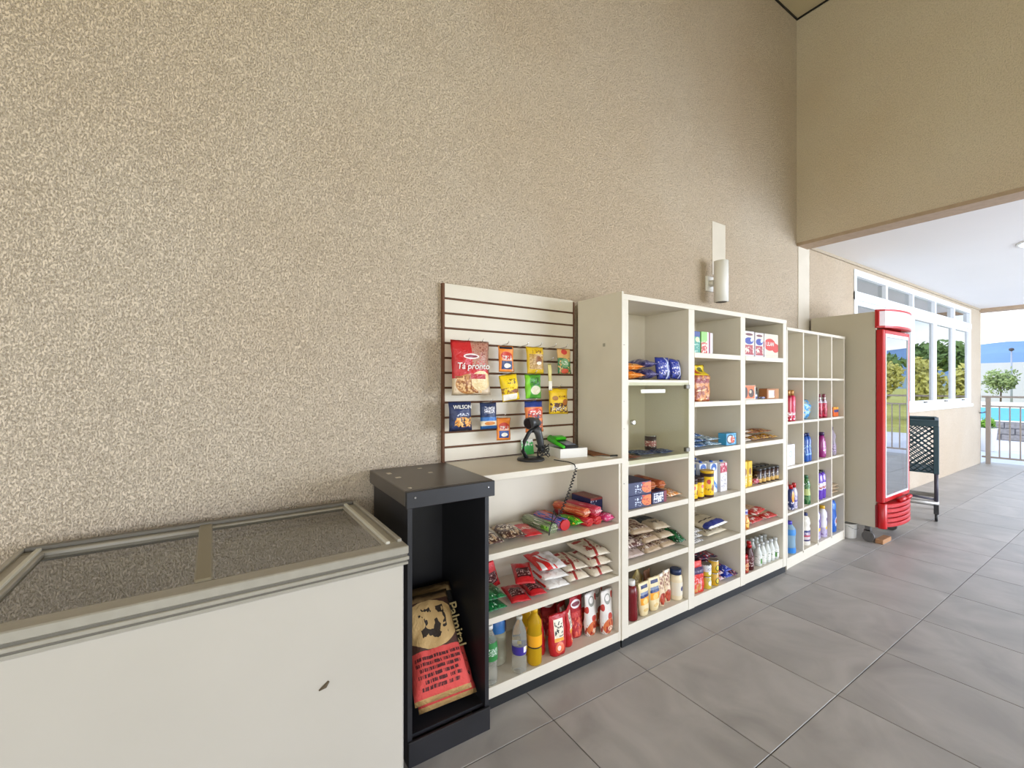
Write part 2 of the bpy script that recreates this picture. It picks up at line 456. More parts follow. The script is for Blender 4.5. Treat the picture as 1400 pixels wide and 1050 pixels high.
# retaining wall of grey stone blocks
rw = struct('retaining_wall', B(17.36, 17.5, 0.6, 13, -0.03, 0.46), flat('mortar', '#77757a', 0.95))
for row in range(3):
    y = 1.4 + (0.0 if row % 2 else -0.2)
    while y < 4.6:
        w_ = rnd.uniform(0.38, 0.62)
        obj('stone', B(17.335 + rnd.uniform(-0.008, 0.008), 17.37, y + 0.01, y + w_ - 0.01, -0.02 + row * 0.16, 0.125 + row * 0.16, 0.008), M_stone, rw)
        y += w_
struct('boundary_wall', B(48, 48.4, 2.6, 90, -0.45, 3.1), M_palewall)
# hills
def ridge(name, x, y0, y1, hfun, mat, depth, n=120):
    bm = bmesh.new(); prev = None
    for i in range(n + 1):
        y = y0 + (y1 - y0) * i / n; h = hfun(y)
        r = [bm.verts.new((x, y, -1)), bm.verts.new((x + depth * 0.25, y, h * 0.7)), bm.verts.new((x + depth * 0.5, y, h)), bm.verts.new((x + depth, y, -1))]
        if prev:
            for a in range(3): bm.faces.new((prev[a], r[a], r[a + 1], prev[a + 1]))
        prev = r
    return struct(name, bm, mat)
ridge('hills', 620, -520, 850, lambda y: 46 + 7 * noise.noise(Vector((y * 0.006, 0, 0))) + 4 * noise.noise(Vector((y * 0.02, 3, 0))), M_hill, 200)
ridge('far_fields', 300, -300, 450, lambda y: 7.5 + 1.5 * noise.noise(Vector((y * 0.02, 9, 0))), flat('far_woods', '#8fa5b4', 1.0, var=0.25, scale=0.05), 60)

def leafball(center, rad, n, size, seed, squash=1.0, sub=0.55):
    """crown of many small leaf blades on a lumpy form"""
    rr = random.Random(seed); bm = bmesh.new(); c = Vector(center)
    lumps = [(c + Vector((rr.uniform(-1, 1) * rad[0] * sub, rr.uniform(-1, 1) * rad[1] * sub, rr.uniform(-0.6, 0.7) * rad[2] * sub)), rr.uniform(0.4, 0.62)) for _ in range(9)]
    for _ in range(n):
        lc, ls = rr.choice(lumps)
        d = Vector((rr.gauss(0, 1), rr.gauss(0, 1), rr.gauss(0, 1))).normalized() * (rr.random() ** 0.35)
        p = lc + Vector((d.x * rad[0], d.y * rad[1], d.z * rad[2])) * ls
        a = Vector((rr.gauss(0, 1), rr.gauss(0, 1), rr.gauss(0, 1))).normalized(); b = a.orthogonal().normalized()
        s = size * rr.uniform(0.6, 1.3)
        v = [bm.verts.new(p + a * s), bm.verts.new(p + b * s * 0.5), bm.verts.new(p - a * s), bm.verts.new(p - b * s * 0.5)]
        bm.faces.new(v)
    return bm
M_hedge = flat('yellow_green_leaves', '#ddd67c', 0.8, var=0.35, scale=1.2)
M_tree = flat('green_leaves', '#7f9c5c', 0.85, var=0.45, scale=0.6)
M_olive = flat('olive_leaves', '#93a468', 0.8, var=0.4, scale=2.0)
M_bark = flat('bark', '#6b5a48', 0.95, var=0.3, scale=6)
def plant(name, label, cat, x, y, z, rad, n, size, seed, mat, trunk_h, trunk_r, group=None):
    t = thing(name, label, cat, (x, y, z), group=group)
    obj('foliage', leafball((0, 0, trunk_h + rad[2] * 0.75), rad, n, size, seed), mat, t)
    obj('trunk', TB([(0, 0, 0), (0.05, 0.03, trunk_h * 0.6), (0, 0, trunk_h + rad[2] * 0.5)], [trunk_r, trunk_r * 0.8, trunk_r * 0.5], 7), M_bark, t)
    return t
hy = -15.5; i = 0
while hy < 0.3:
    plant('flowering_shrub', 'yellow-green shrub mirrored in the glass, %s in the row counting from the pool' % ('sixth', 'fifth', 'fourth', 'third', 'second', 'first')[min(i, 5)], 'shrub', 30 + rnd.uniform(-.6, .6), hy, -0.45, (1.45, 1.45, 2.0), 3600, 0.15, 20 + i, M_hedge, 0.25, 0.08, 'shrubs mirrored in the glass')
    hy += 2.9; i += 1
for i, (x, y, h) in enumerate(((52, -31, 2.6), (50, -23, 3.0), (54, -15, 2.4), (50, -7.3, 2.9), (52, 0.3, 2.3))):
    plant('tree', 'dark green tree behind the mirrored shrubs, %s from the pool side' % ('fifth', 'fourth', 'third', 'second', 'first')[i], 'tree', x, y, -0.45, (3.0, 3.1, 1.9), 2200, 0.32, 50 + i, M_tree, h, 0.2, 'trees mirrored in the glass')
plant('olive_bush', 'loose grey-green bush behind the pool, seen over the railing', 'bush', 39.2, 6.1, -0.45, (0.9, 0.8, 1.1), 800, 0.11, 91, M_olive, 1.2, 0.06)
plant('olive_bush', 'smaller grey-green bush cut by the right edge of the photo, behind the pool', 'bush', 39.0, 4.3, -0.45, (0.5, 0.5, 0.55), 350, 0.13, 92, M_olive, 0.6, 0.05)
# planter at the terrace corner
t = thing('potted_plant', 'white tapered planter with bright green plant outside the railing', 'planter', (14.2, 2.42, -0.03))
obj('pot', LT([(0.10, 0), (0.12, 0.02), (0.16, 0.50), (0.17, 0.52), (0.15, 0.52), (0.14, 0.48)], 20), flat('planter_white', '#dfdcd8', 0.6), t)
obj('foliage', leafball((0, 0, 0.62), (0.15, 0.15, 0.15), 360, 0.035, 5), flat('bright_leaves', '#7fae35', 0.6, var=0.3, scale=9), t)
# far lamp mast
t = thing('lamp_mast', 'thin grey lamp mast with dark head rising before the blue hills', 'mast', (46, 6.67, -0.45))
obj('pole', LT([(0.07, 0), (0.04, 4.3)], 8), flat('mast_grey', '#9da3b8', 0.5), t)
obj('lamp_head', LT([(0.06, 4.28), (0.14, 4.34), (0.12, 4.46), (0.03, 4.5)], 10), flat('mast_dark', '#4e4650', 0.6), t)

# railing at the end of the porch
M_rail = flat('brown_grey_metal', '#9a8f86', 0.4, metal=0.3)
t = thing('porch_railing', 'brown-grey metal railing with thin vertical bars across the porch end', 'railing', (XE - 0.05, 0, 0))
obj('top_rail', B(-0.03, 0.03, -5.0, WY - 0.02, 1.21, 1.245, 0.004), M_rail, t)
obj('mid_rail', B(-0.015, 0.015, -5.0, WY - 0.02, 1.045, 1.07), M_rail, t)
obj('bottom_rail', B(-0.018, 0.018, -5.0, WY - 0.02, 0.11, 0.14), M_rail, t)
for y in (WY - 0.10, -0.1, -2.4, -4.9):
    obj('post', B(-0.03, 0.03, y - 0.03, y + 0.03, 0.0, 1.21), M_rail, t)
bb = bmesh.new(); box(bb, -0.009, 0.009, -0.009, 0.009, 0.14, 1.045)
bar_me = bpy.data.meshes.new('bar'); bmesh.ops.recalc_face_normals(bb, faces=bb.faces); bb.to_mesh(bar_me); bb.free(); bar_me.materials.append(M_rail)
y = WY - 0.24
while y > -4.8:
    if abs((y + 0.1)) > 0.05 and abs(y + 2.4) > 0.05: obj('bar', bar_me, M_rail, t, loc=(0, y, 0))
    y -= 0.125
t2 = tag(obj('wall_hook', TB([(0, 0, 0), (0, -0.07, 0.01), (-0.05, -0.1, 0.02), (-0.14, -0.10, 0.03), (-0.2, -0.09, 0.02)], 0.009, 6), M_aludark, loc=(XE - 0.12, WY, 0.93)), 'small dark metal hook sticking out of the wall end by the railing', 'hook')
# recessed ceiling light of the porch
t = thing('ceiling_light', 'flat round glowing light in the white porch ceiling', 'ceiling light', (6.68, 0.68, CZ))
obj('rim', LT([(0.25, -0.012), (0.26, 0.0)], 36), M_white, t)
mdif = base_mat('lamp_glow', '#ffffff', 0.5); mdif.node_tree.nodes['Principled BSDF'].inputs['Emission Color'].default_value = (0.75, 0.86, 1.0, 1); mdif.node_tree.nodes['Principled BSDF'].inputs['Emission Strength'].default_value = 1.0
obj('diffuser', LT([(0.23, -0.016), (0.24, -0.012)], 36), mdif, t)

# ================================================================== WALL LAMP
t = thing('wall_lamp', 'white cylindrical up-and-down wall lamp above the tall shelf', 'wall lamp', (3.22, WY, 2.245))
obj('mounting_plate', B(-0.045, 0.045, -0.018, 0, -0.06, 0.06, 0.004), M_white, t)
obj('arm', TB([(0, -0.018, 0), (0, -0.06, 0)], 0.026, 14), M_white, t)
obj('shade', LT([(0.046, -0.16), (0.052, -0.158), (0.052, 0.158), (0.046, 0.16)], 28, cy=-0.11), M_white, t)
obj('lens', LT([(0.040, -0.1615), (0.040, -0.1602)], 20, cy=-0.11), M_blackplastic, t)

# ================================================================== CHEST FREEZER
t = thing('chest_freezer', 'cream chest freezer with aluminium rim and sliding glass lids', 'freezer', (-0.025, 1.685, 0), (0, 0, R(1.2)))
fw, fd = 1.03, 0.64
hx, hy_ = fw / 2, fd / 2
bm = bmesh.new()
box(bm, -hx + .012, hx - .012, -hy_ + .012, -hy_ + .07, 0.06, 0.86, 0.006)
box(bm, -hx + .012, hx - .012, hy_ - .07, hy_ - .012, 0.06, 0.86)
box(bm, -hx + .012, -hx + .07, -hy_ + .07, hy_ - .07, 0.06, 0.86); box(bm, hx - .07, hx - .012, -hy_ + .07, hy_ - .07, 0.06, 0.86)
box(bm, -hx + .07, hx - .07, -hy_ + .07, hy_ - .07, 0.06, 0.12)
me_enam = print_mat('freezer_front_enamel', '#cdc8be', (('d', 1.0, -1.35, -0.127, -0.117, '#cdc8be'),), 0.33)
obj('body', bm, M_enamel, t)
sc = bmesh.new(); tube(sc, [(0.245, -hy_ + .011, 0.548), (0.262, -hy_ + .0095, 0.556), (0.272, -hy_ + .011, 0.566)], [0.002, 0.006, 0.003], 6)
obj('scratch', sc, flat('rust_mark', '#5c4f3c', 0.8), t)
obj('plinth', B(-hx + .03, hx - .03, -hy_ + .04, hy_ - .03, 0, 0.06), M_blackplastic, t)
# aluminium rim with two grooves round the lip
bm = bmesh.new()
def ringbox(bm, ax, ay, bx, by, z0, z1, bev=0.0):
    box(bm, -ax, ax, -ay, -by, z0, z1, bev); box(bm, -ax, ax, by, ay, z0, z1, bev)
    box(bm, -ax, -bx, -by, by, z0, z1, bev); box(bm, bx, ax, -by, by, z0, z1, bev)
ringbox(bm, hx, hy_, hx - 0.07, hy_ - 0.055, 0.893, 0.920, 0.003)
obj('rim', bm, M_alu, t)
bm = bmesh.new(); ringbox(bm, hx - .004, hy_ - .004, hx - 0.05, hy_ - 0.05, 0.886, 0.893); obj('rim_groove', bm, M_aludark, t)
bm = bmesh.new(); ringbox(bm, hx + .001, hy_ + .001, hx - 0.05, hy_ - 0.05, 0.874, 0.886, 0.002); obj('rim', bm, M_alu, t)
bm = bmesh.new(); ringbox(bm, hx - .004, hy_ - .004, hx - 0.05, hy_ - 0.05, 0.868, 0.874); obj('rim_groove', bm, M_aludark, t)
bm = bmesh.new(); ringbox(bm, hx - .002, hy_ - .002, hx - 0.05, hy_ - 0.05, 0.86, 0.868); obj('rim', bm, M_alu, t)
for s in (-1, 1):   # end rails
    for dx, h, m in ((0.006, 0.93, M_alu), (0.045, 0.928, flat('pale_plastic', '#c9c6b8', 0.4))):
        xa = s * (hx - dx); obj('end_rail', B(min(xa, xa - s * .014), max(xa, xa - s * .014), -hy_ + 0.05, hy_ - 0.01, 0.918, h, 0.002), m, t)
obj('back_rail', B(-hx + .02, hx - .02, hy_ - 0.03, hy_ - 0.012, 0.92, 0.934, 0.002), M_aludark, t)
liner = flat('freezer_liner', '#b5b3a2', 0.5)
for nm, x0, x1, z in (('glass_lid', -hx + .071, -0.03, 0.904), ('glass_lid', -0.045, hx - .071, 0.911)):
    l_ = obj(nm, B(x0, x1, -hy_ + .056, hy_ - .056, z, z + 0.005), M_lidglass, t)
obj('lid_bar', B(-0.052, -0.012, -hy_ + .056, hy_ - .02, 0.905, 0.926, 0.004), flat('lid_bar_metal', '#8d8570', 0.45, metal=0.3), t)

# ================================================================== BLACK OPEN CABINET
bx0, bx1, by0, by1 = 0.572, 0.925, 1.60, 2.05
t = thing('open_cabinet', 'narrow black laminate cabinet with open front and chipped top', 'cabinet', ((bx0 + bx1) / 2, 1.85, 0))
ox, oy = (bx0 + bx1) / 2, 1.85
def LB(x0, x1, y0, y1, z0, z1, bev=0.0): return B(x0 - ox, x1 - ox, y0 - oy, y1 - oy, z0, z1, bev)
obj('side_panel', LB(bx0, bx0 + .018, by0, by1, 0.0, 0.985), M_black, t)
obj('side_panel', LB(bx1 - .018, bx1, by0, by1, 0.0, 0.985), M_black, t)
obj('back_panel', LB(bx0 + .018, bx1 - .018, by1 - .012, by1, 0.0, 0.985), M_black, t)
obj('base_board', LB(bx0 + .018, bx1 - .018, by0 + .02, by1 - .012, 0.085, 0.1), M_black, t)
obj('kick_board', LB(bx0 + .0, bx1 - .0, by0 - .012, by0, 0.0, 0.095, 0.002), M_black, t)
tp = obj('top_board', LB(bx0 - .014, bx1 + .012, by0 - .012, by1 + .02, 0.985, 1.045, 0.003), M_blacktop, t)
obj('front_rail', LB(bx0 - .014, bx1 + .012, by0 - .03, by0 - .012, 0.98, 1.043, 0.002), M_black, t)
for x, y, w_, d_ in ((0.60, 1.93, .018, .03), (0.605, 1.83, .022, .02), (0.76, 1.98, .02, .016), (0.765, 1.86, .018, .014), (0.585, 1.62, .012, .016)):
    obj('chip', LB(x, x + w_, y, y + d_, 1.0448, 1.0458), M_chip, t)
for x in (0.59, 0.905): obj('screw', LT([(0.004, 0), (0.004, 0.003)], 8), M_chrome, t).location = (x - ox, by0 - .0335 - oy, 1.02)
for c in t.children:
    if c.name.startswith('screw'): c.rotation_euler = (R(-90), 0, 0)

# ================================================================== SLAT DISPLAY PANEL
sx0, sx1 = 0.925, 1.79
t = thing('slat_display_panel', 'cream slatted display panel with brown grooves, on the wall', 'display panel', (0, WY, 1.046))
obj('backing_board', B(sx0, sx1, -0.008, -0.0005, 0, 0.914), M_mdf, t)
obj('edge_strip', B(sx0 - .006, sx0 + .006, -0.022, -0.0005, 0, 0.914), M_mdf, t)
obj('edge_strip', B(sx1 - .002, sx1 + .008, -0.022, -0.0005, 0, 0.905), M_mdf, t)
n = 12; ph = 0.914 / n
for i in range(n):
    obj('slat', B(sx0 + .006, sx1 - .002, -0.02, -0.008, i * ph + 0.0055, (i + 1) * ph - 0.0055 if i < n - 1 else 0.914, 0.001), M_melamine, t)
def slat_z(zw):  # groove nearest to a height
    k = round((zw - 1.046) / ph); return 1.046 + k * ph
hooks = ((1.01, 1.66), (1.09, 1.66), (1.245, 1.66), (1.37, 1.66), (1.46, 1.66), (1.56, 1.66), (1.645, 1.66), (1.27, 1.52), (1.425, 1.53), (1.60, 1.46), (0.985, 1.40), (1.145, 1.38), (1.225, 1.31), (1.425, 1.385), (1.54, 1.60))
hk = bmesh.new(); tube(hk, [(0, -0.018, 0.0), (0, -0.05, -0.002), (0, -0.125, 0.004), (0, -0.14, 0.018)], 0.0022, 6)
hk_me = bpy.data.meshes.new('hook'); hk.to_mesh(hk_me); hk.free(); hk_me.materials.append(M_chrome)
HOOKZ = []
for x, z in hooks:
    zz = slat_z(z); HOOKZ.append((x, zz))
    obj('hook', hk_me, M_chrome, t, loc=(x, 0, zz - 1.046))

# ================================================================== SHELVING UNITS
FY, BYK = 1.68, 2.03
def shelf_unit_low():
    t = thing('counter_shelf', 'low cream counter unit with three open shelves beside the black cabinet', 'shelf', (0, 0, 0))
    x0, x1 = 0.938, 1.8025
    obj('side_panel', B(x0, x0 + .018, FY, BYK, 0.05, 1.016), M_melamine, t)
    obj('side_panel', B(x1 - .018, x1, FY, BYK, 0.05, 1.016), M_melamine, t)
    obj('back_panel', B(x0 + .018, x1 - .018, BYK - .012, BYK, 0.05, 1.016), M_melamine, t)
    obj('countertop', B(x0, x1, FY - .012, WY - .022, 1.016, 1.045, 0.0015), M_melamine, t)
    for z in (0.69, 0.406): obj('shelf', B(x0 + .018, x1 - .018, FY, BYK - .012, z - .028, z, 0.001), M_melamine, t)
    obj('bottom_board', B(x0 + .018, x1 - .018, FY, BYK - .012, 0.05, 0.10, 0.001), M_melamine, t)
    obj('plinth', B(x0, x1, FY + .006, BYK, 0.0, 0.05), M_plinth, t)
    return t
shelf_unit_low()
t = thing('tall_shelf', 'tall cream open shelving unit of three bays with black plinth', 'shelf', (0, 0, 0))
TZ = 1.94
px = (1.815, 2.395, 2.975, 3.56); pw = (0.042, 0.058, 0.058, 0.05)
SH = ((1.47, 1.02, 0.74, 0.44), (1.645, 1.335, 1.03, 0.71, 0.42), (1.645, 1.337, 1.03, 0.718, 0.425))
obj('side_panel', B(px[0] - .012, px[0], FY - .006, BYK, 0.05, TZ + .012), M_melamine, t)
obj('side_panel', B(px[0], px[0] + pw[0], FY - .002, BYK, 0.05, TZ - .03), M_melamine, t)
obj('side_panel', B(px[3], px[3] + pw[3], FY - .002, BYK, 0.05, TZ - .03), M_melamine, t)
for k in (1, 2): obj('divider', B(px[k], px[k] + pw[k], FY - .002, BYK, 0.05, TZ - .03), M_melamine, t)
obj('top_board', B(px[0], px[3] + pw[3], FY - .004, BYK, TZ - .03, TZ, 0.001), M_melamine, t)
obj('plinth', B(px[0], px[3] + pw[3], FY + .006, BYK, 0.0, 0.05), M_plinth, t)
for b in range(3):
    xa, xb = px[b] + pw[b], px[b + 1]
    obj('back_panel', B(xa, xb, BYK - .012, BYK, 0.05, TZ - .03), M_melamine, t)
    obj('bottom_board', B(xa, xb, FY, BYK - .012, 0.05, 0.115, 0.001), M_melamine, t)
    for z in SH[b]:
        obj('shelf', B(xa, xb - (0.004 if b else 0), FY - (0.004 if b else 0), BYK - .012, z - .032, z, 0.001), M_melamine, t)
gd = obj('glass_door', B(1.862, 2.39, FY - .010, FY - .004, 1.0, 1.455), M_doorglass, t)
obj('lock', LT([(0.013, 0), (0.013, 0.014), (0.009, 0.018)], 14), M_chrome, gd).location = (1.875, FY - .010, 1.235)
gd.children[0].rotation_euler = (R(90), 0, 0)
for z in (1.045, 1.43): obj('hinge', B(2.352, 2.388, FY - .017, FY + .004, z - .012, z + .012, 0.002), M_aludark, gd)
obj('paper_strip', B(1.95, 2.16, FY - .0112, FY - .0102, 1.395, 1.416), flat('paper_white', '#eceae2', 0.7), gd)
for z, b in ((1.66, 0), (1.2, 0), (1.35, 1), (0.9, 2)):
    obj('screw', LT([(0.004, 0), (0.004, 0.002)], 8), M_aludark, t).location = (1.823, FY - .0022, z)
obj('screw', B(1.8015, 1.803, 1.80, 1.818, 1.66, 1.678), M_alu, t)

t = thing('cube_shelf', 'cream pigeonhole shelving unit of twenty compartments beside the drinks cooler', 'shelf', (3.662, 1.70, 0), (0, 0, R(2.2)))
CW, CD = 1.19, 0.30
cz = (0.085, 0.435, 0.797, 1.15, 1.50); pit = (CW - 0.018) / 4
obj('side_panel', B(0, .018, 0, CD, 0.0, 1.87), M_melamine, t); obj('side_panel', B(CW - .018, CW, 0, CD, 0.0, 1.87), M_melamine, t)
for k in (1, 2, 3): obj('divider', B(k * pit, k * pit + .018, 0.0, CD - .006, cz[0], 1.87), M_melamine, t)
obj('top_board', B(-.002, CW + .002, -0.004, CD, 1.87, 1.893, 0.001), M_melamine, t)
obj('back_panel', B(.018, CW - .018, CD - .006, CD, 0.02, 1.87), M_melamine, t)
obj('kick_board', B(.018, CW - .018, 0.004, 0.022, 0.0, 0.065), M_melamine, t)
for z in cz:
    for k in range(4): obj('shelf', B(k * pit + .018, (k + 1) * pit, 0.001, CD - .006, z - .018, z), M_melamine, t)
C2 = (math.cos(R(2.2)), math.sin(R(2.2)))
def cube(col, x, y, row):   # place in compartment: x offset from the compartment's left face, y depth from its front
    lx = col * pit + .018 + min(x * 0.92 + 0.075, 0.228); y = y * 0.85
    return (3.662 + lx * C2[0] - y * C2[1], 1.70 + lx * C2[1] + y * C2[0], cz[row] + .001)
#ITEMS#
# ================================================================== DRINKS COOLER
cx0, cx1, cyf, cyb = 4.905, 5.60, 1.53, 2.05
t = thing('drinks_cooler', 'tall beige drinks cooler with red door frame and red louvred base grille', 'cooler', ((cx0 + cx1) / 2, 1.8, 0))
ox, oy = (cx0 + cx1) / 2, 1.8
bm = bmesh.new()
for q in ((cx0, cx0 + .04, cyf, cyb, .155, 2.105), (cx1 - .04, cx1, cyf, cyb, .155, 2.105), (cx0 + .04, cx1 - .04, cyb - .04, cyb, .155, 2.105),
          (cx0 + .04, cx1 - .04, cyf, cyb - .04, 1.96, 2.105), (cx0 + .04, cx1 - .04, cyf, cyb - .04, .155, .40)):
    box(bm, q[0] - ox, q[1] - ox, q[2] - oy, q[3] - oy, q[4], q[5])
obj('body', bm, M_cooler, t)
dy0, dy1 = 1.475, 1.527
bm = bmesh.new()
for q in ((cx0 + .005, cx0 + .062, 0.385, 1.94), (cx1 - .045, cx1 - .005, 0.385, 1.94)): box(bm, q[0] - ox, q[1] - ox, dy0 - oy, dy1 - oy, q[2], q[3], 0.006)
for q in ((0.385, 0.425), (1.905, 1.94)): box(bm, cx0 + .062 - ox, cx1 - .045 - ox, dy0 - oy, dy1 - oy, q[0], q[1], 0.004)
dr = obj('door_frame', bm, M_red, t)
bm = bmesh.new()
for q in ((cx0 + .062, cx0 + .078, 0.425, 1.905), (cx1 - .055, cx1 - .045, 0.425, 1.905), (cx0 + .078, cx1 - .055, 0.425, 0.44), (cx0 + .078, cx1 - .055, 1.875, 1.905)):
    box(bm, q[0] - ox, q[1] - ox, dy0 - .002 - oy, dy0 + .03 - oy, q[2], q[3])
obj('door_trim', bm, flat('white_gasket', '#dfe0e6', 0.4), dr)
obj('door_glass', B(cx0 + .078 - ox, cx1 - .055 - ox, dy0 + .004 - oy, dy0 + .01 - oy, 0.44, 1.875), M_coolglass, dr)
for z in (0.72, 1.02, 1.32, 1.62): 
    bm = bmesh.new()
    for k in range(12): box(bm, cx0 + .05 - ox, cx1 - .05 - ox, 1.56 + k * .036 - oy, 1.564 + k * .036 - oy, z, z + .004)
    box(bm, cx0 + .05 - ox, cx1 - .05 - ox, 1.553 - oy, 1.559 - oy, z - .012, z + .012)
    obj('wire_shelf', bm, M_white, t)
bm = bmesh.new(); arcslab(bm, cx0 - .012 - ox, cx1 + .012 - ox, 1.515 - oy, 0.108, 1.955, 1.972, 20, 1.53 - oy); arcslab(bm, cx0 - .012 - ox, cx1 + .012 - ox, 1.515 - oy, 0.108, 2.104, 2.12, 20, 1.53 - oy)
box(bm, cx0 - .012 - ox, cx0 + .006 - ox, 1.50 - oy, 1.529 - oy, 1.972, 2.104); box(bm, cx1 - .006 - ox, cx1 + .012 - ox, 1.50 - oy, 1.529 - oy, 1.972, 2.104)
obj('canopy', bm, M_red, t)
bm = bmesh.new(); arcslab(bm, cx0 - .006 - ox, cx1 + .006 - ox, 1.512 - oy, 0.102, 1.9725, 2.1035, 20, 1.52 - oy)
obj('canopy_sign', bm, flat('pale_pink_sign', '#ded3da', 0.25), t)
bm = bmesh.new(); arcslab(bm, cx0 - .004 - ox, cx1 + .004 - ox, 1.52 - oy, 0.055, .16, .36, 14, 1.53 - oy)
obj('grille_back', bm, flat('dark_red_plastic', '#7c0b12', 0.5), t)
for k in range(5):
    bm = bmesh.new(); z = .155 + k * .043; arcslab(bm, cx0 - .002 + .055 - ox, cx1 + .004 - ox, 1.52 - oy, 0.105, z, z + .034, 16, 1.53 - oy, rnd_z=0.009)
    obj('grille_louvre', bm, M_red, t)
obj('grille_side', LT([(0.034, .155), (0.036, .16), (0.036, .372), (0.030, .378), (0.022, .372), (0.022, .365)], 20, cx=cx0 + .036 - ox, cy=1.492 - oy), M_red, t)
for k, xx in enumerate((cx0 + .36, cx0 + .52)):
    obj('grille_grip', TB([(xx - .06 - ox, 1.45 - oy, .37), (xx - ox, 1.425 - oy, .395), (xx + .06 - ox, 1.45 - oy, .37)], 0.018, 8), M_red, t)
for x, y in ((cx0 + .06, 1.60), (cx0 + .06, 1.98), (cx1 - .06, 1.60), (cx1 - .06, 1.98)):
    bm = bmesh.new()
    tube(bm, [(x - .014 - ox, y - oy, .048), (x + .014 - ox, y - oy, .048)], 0.048, 16)
    box(bm, x - .022 - ox, x + .022 - ox, y - .02 - oy, y + .02 - oy, .10, .155)
    box(bm, x - .022 - ox, x - .016 - ox, y - .02 - oy, y + .03 - oy, .04, .11); box(bm, x + .016 - ox, x + .022 - ox, y - .02 - oy, y + .03 - oy, .04, .11)
    obj('caster', bm, flat('caster_grey', '#5d5a57', 0.5), t)
t = thing('bucket', 'small white bucket tucked under the back of the drinks cooler', 'bucket', (4.955, 1.75, 0))
obj('body', LT([(0.052, 0), (0.056, 0.004), (0.062, 0.125), (0.065, 0.128), (0.065, 0.136), (0.058, 0.136), (0.05, 0.01)], 24), M_white, t)
obj('handle', TB([(0.066 * math.cos(a), -0.02 - 0.05 * abs(math.sin(a)), 0.12 - .03 * math.sin(a)) for a in [PI * k / 8 for k in range(9)]], 0.002, 5), M_chrome, t)
tag(obj('cardboard_wedge', B(-.10, .10, -.03, .03, 0, .04, 0.004), flat('cardboard', '#b0825c', 0.85, var=0.2, scale=20), loc=(5.06, 1.52, 0)), 'folded brown cardboard wedge under the red cooler grille', 'cardboard')

# ================================================================== SHOPPING CART
M_navy = flat('dark_green_plastic', '#20404a', 0.45, var=0.1)
M_cartmetal = flat('cart_metal', '#b1aea9', 0.35, metal=0.4)
M_cartdark = flat('cart_dark_frame', '#3d3a46', 0.45)
t = thing('shopping_cart', 'dark green plastic basket trolley on wheels beyond the drinks cooler', 'cart', (6.5, 1.655, 0), (0, 0, R(13)))
x0, x1, y0, y1, z0, z1 = -.27, .33, -.16, .25, .52, 1.06
bm = bmesh.new()
def lattice(bm, p, du, dv, nu, nv, r):
    for i in range(-nv, nu + 1):          # diagonal strips both ways
        for sgn in (1, -1):
            pts = []
            for s_ in (0, 1):
                u = (i + (nv if s_ else 0)) / nu if sgn == 1 else (i + (0 if s_ else nv)) / nu
                pts.append([u, float(s_)])
            (ua, va), (ub, vb) = pts
            # clip to 0..1 in u
            if max(ua, ub) <= 0 or min(ua, ub) >= 1: continue
            def at(u_): k_ = (u_ - ua) / (ub - ua); return va + (vb - va) * k_
            lo, hi = max(0, min(ua, ub)), min(1, max(ua, ub))
            a = Vector(p) + Vector(du) * lo + Vector(dv) * at(lo); b = Vector(p) + Vector(du) * hi + Vector(dv) * at(hi)
            tube(bm, [a, b], r, 4)
lattice(bm, (x0, y0, z0), (0, y1 - y0, 0), (0, 0, z1 - z0 - .05), 7, 9, .0055)
lattice(bm, (x1, y0, z0), (0, y1 - y0, 0), (0, 0, z1 - z0 - .05), 7, 9, .0055)
o = obj('end_lattice', bm, M_navy, t); o['kind'] = 'stuff'
bm = bmesh.new()
lattice(bm, (x0, y0, z0), (x1 - x0, 0, 0), (0, 0, z1 - z0 - .05), 10, 9, .0055)
lattice(bm, (x0, y1, z0), (x1 - x0, 0, 0), (0, 0, z1 - z0 - .05), 10, 9, .0055)
o = obj('side_lattice', bm, M_navy, t); o['kind'] = 'stuff'
obj('basket_floor', B(x0, x1, y0, y1, z0 - .015, z0), M_navy, t)
bm = bmesh.new()
for q in ((x0 - .02, x0 + .012, y0 - .02, y1 + .02), (x1 - .012, x1 + .02, y0 - .02, y1 + .02), (x0, x1, y0 - .02, y0 + .012), (x0, x1, y1 - .012, y1 + .02)): box(bm, q[0], q[1], q[2], q[3], z1 - .06, z1 + .01, 0.004)
obj('basket_rim', bm, M_navy, t)
for x in (x0, x1):
    for y in (y0, y1):
        obj('corner_post', B(x - .016, x + .016, y - .022, y + .022, z0 - .02, z1 - .05, 0.004), M_navy, t)
        obj('leg', TB([(x, y, z0), (x + .01, y, .20)], 0.017, 10), M_cartdark, t)
obj('cross_bar', TB([(x0 + .01, y0, .23), (x0 - .02, 0.05, .25), (x0 + .01, y1, .23)], 0.012, 8), M_cartdark, t)
obj('base_frame', TB([(x0, y0, .19), (x1, y0, .17), (x1, y1, .17), (x0, y1, .19)], 0.026, 8, closed=True), M_cartmetal, t)
obj('handle', TB([(x1, y0, z1), (x1 + .1, y0, z1 + .0), (x1 + .1, y1, z1 + .0), (x1, y1, z1)], 0.013, 8), M_navy, t)
for x in (x0, x1):
    for y in (y0, y1):
        bm = bmesh.new(); box(bm, x - .015, x + .015, y - .02, y + .02, .08, .18)
        tube(bm, [(x + .02, y - .012, .045), (x + .02, y + .012, .045)], 0.045, 14)
        obj('caster', bm, M_blackplastic, t)

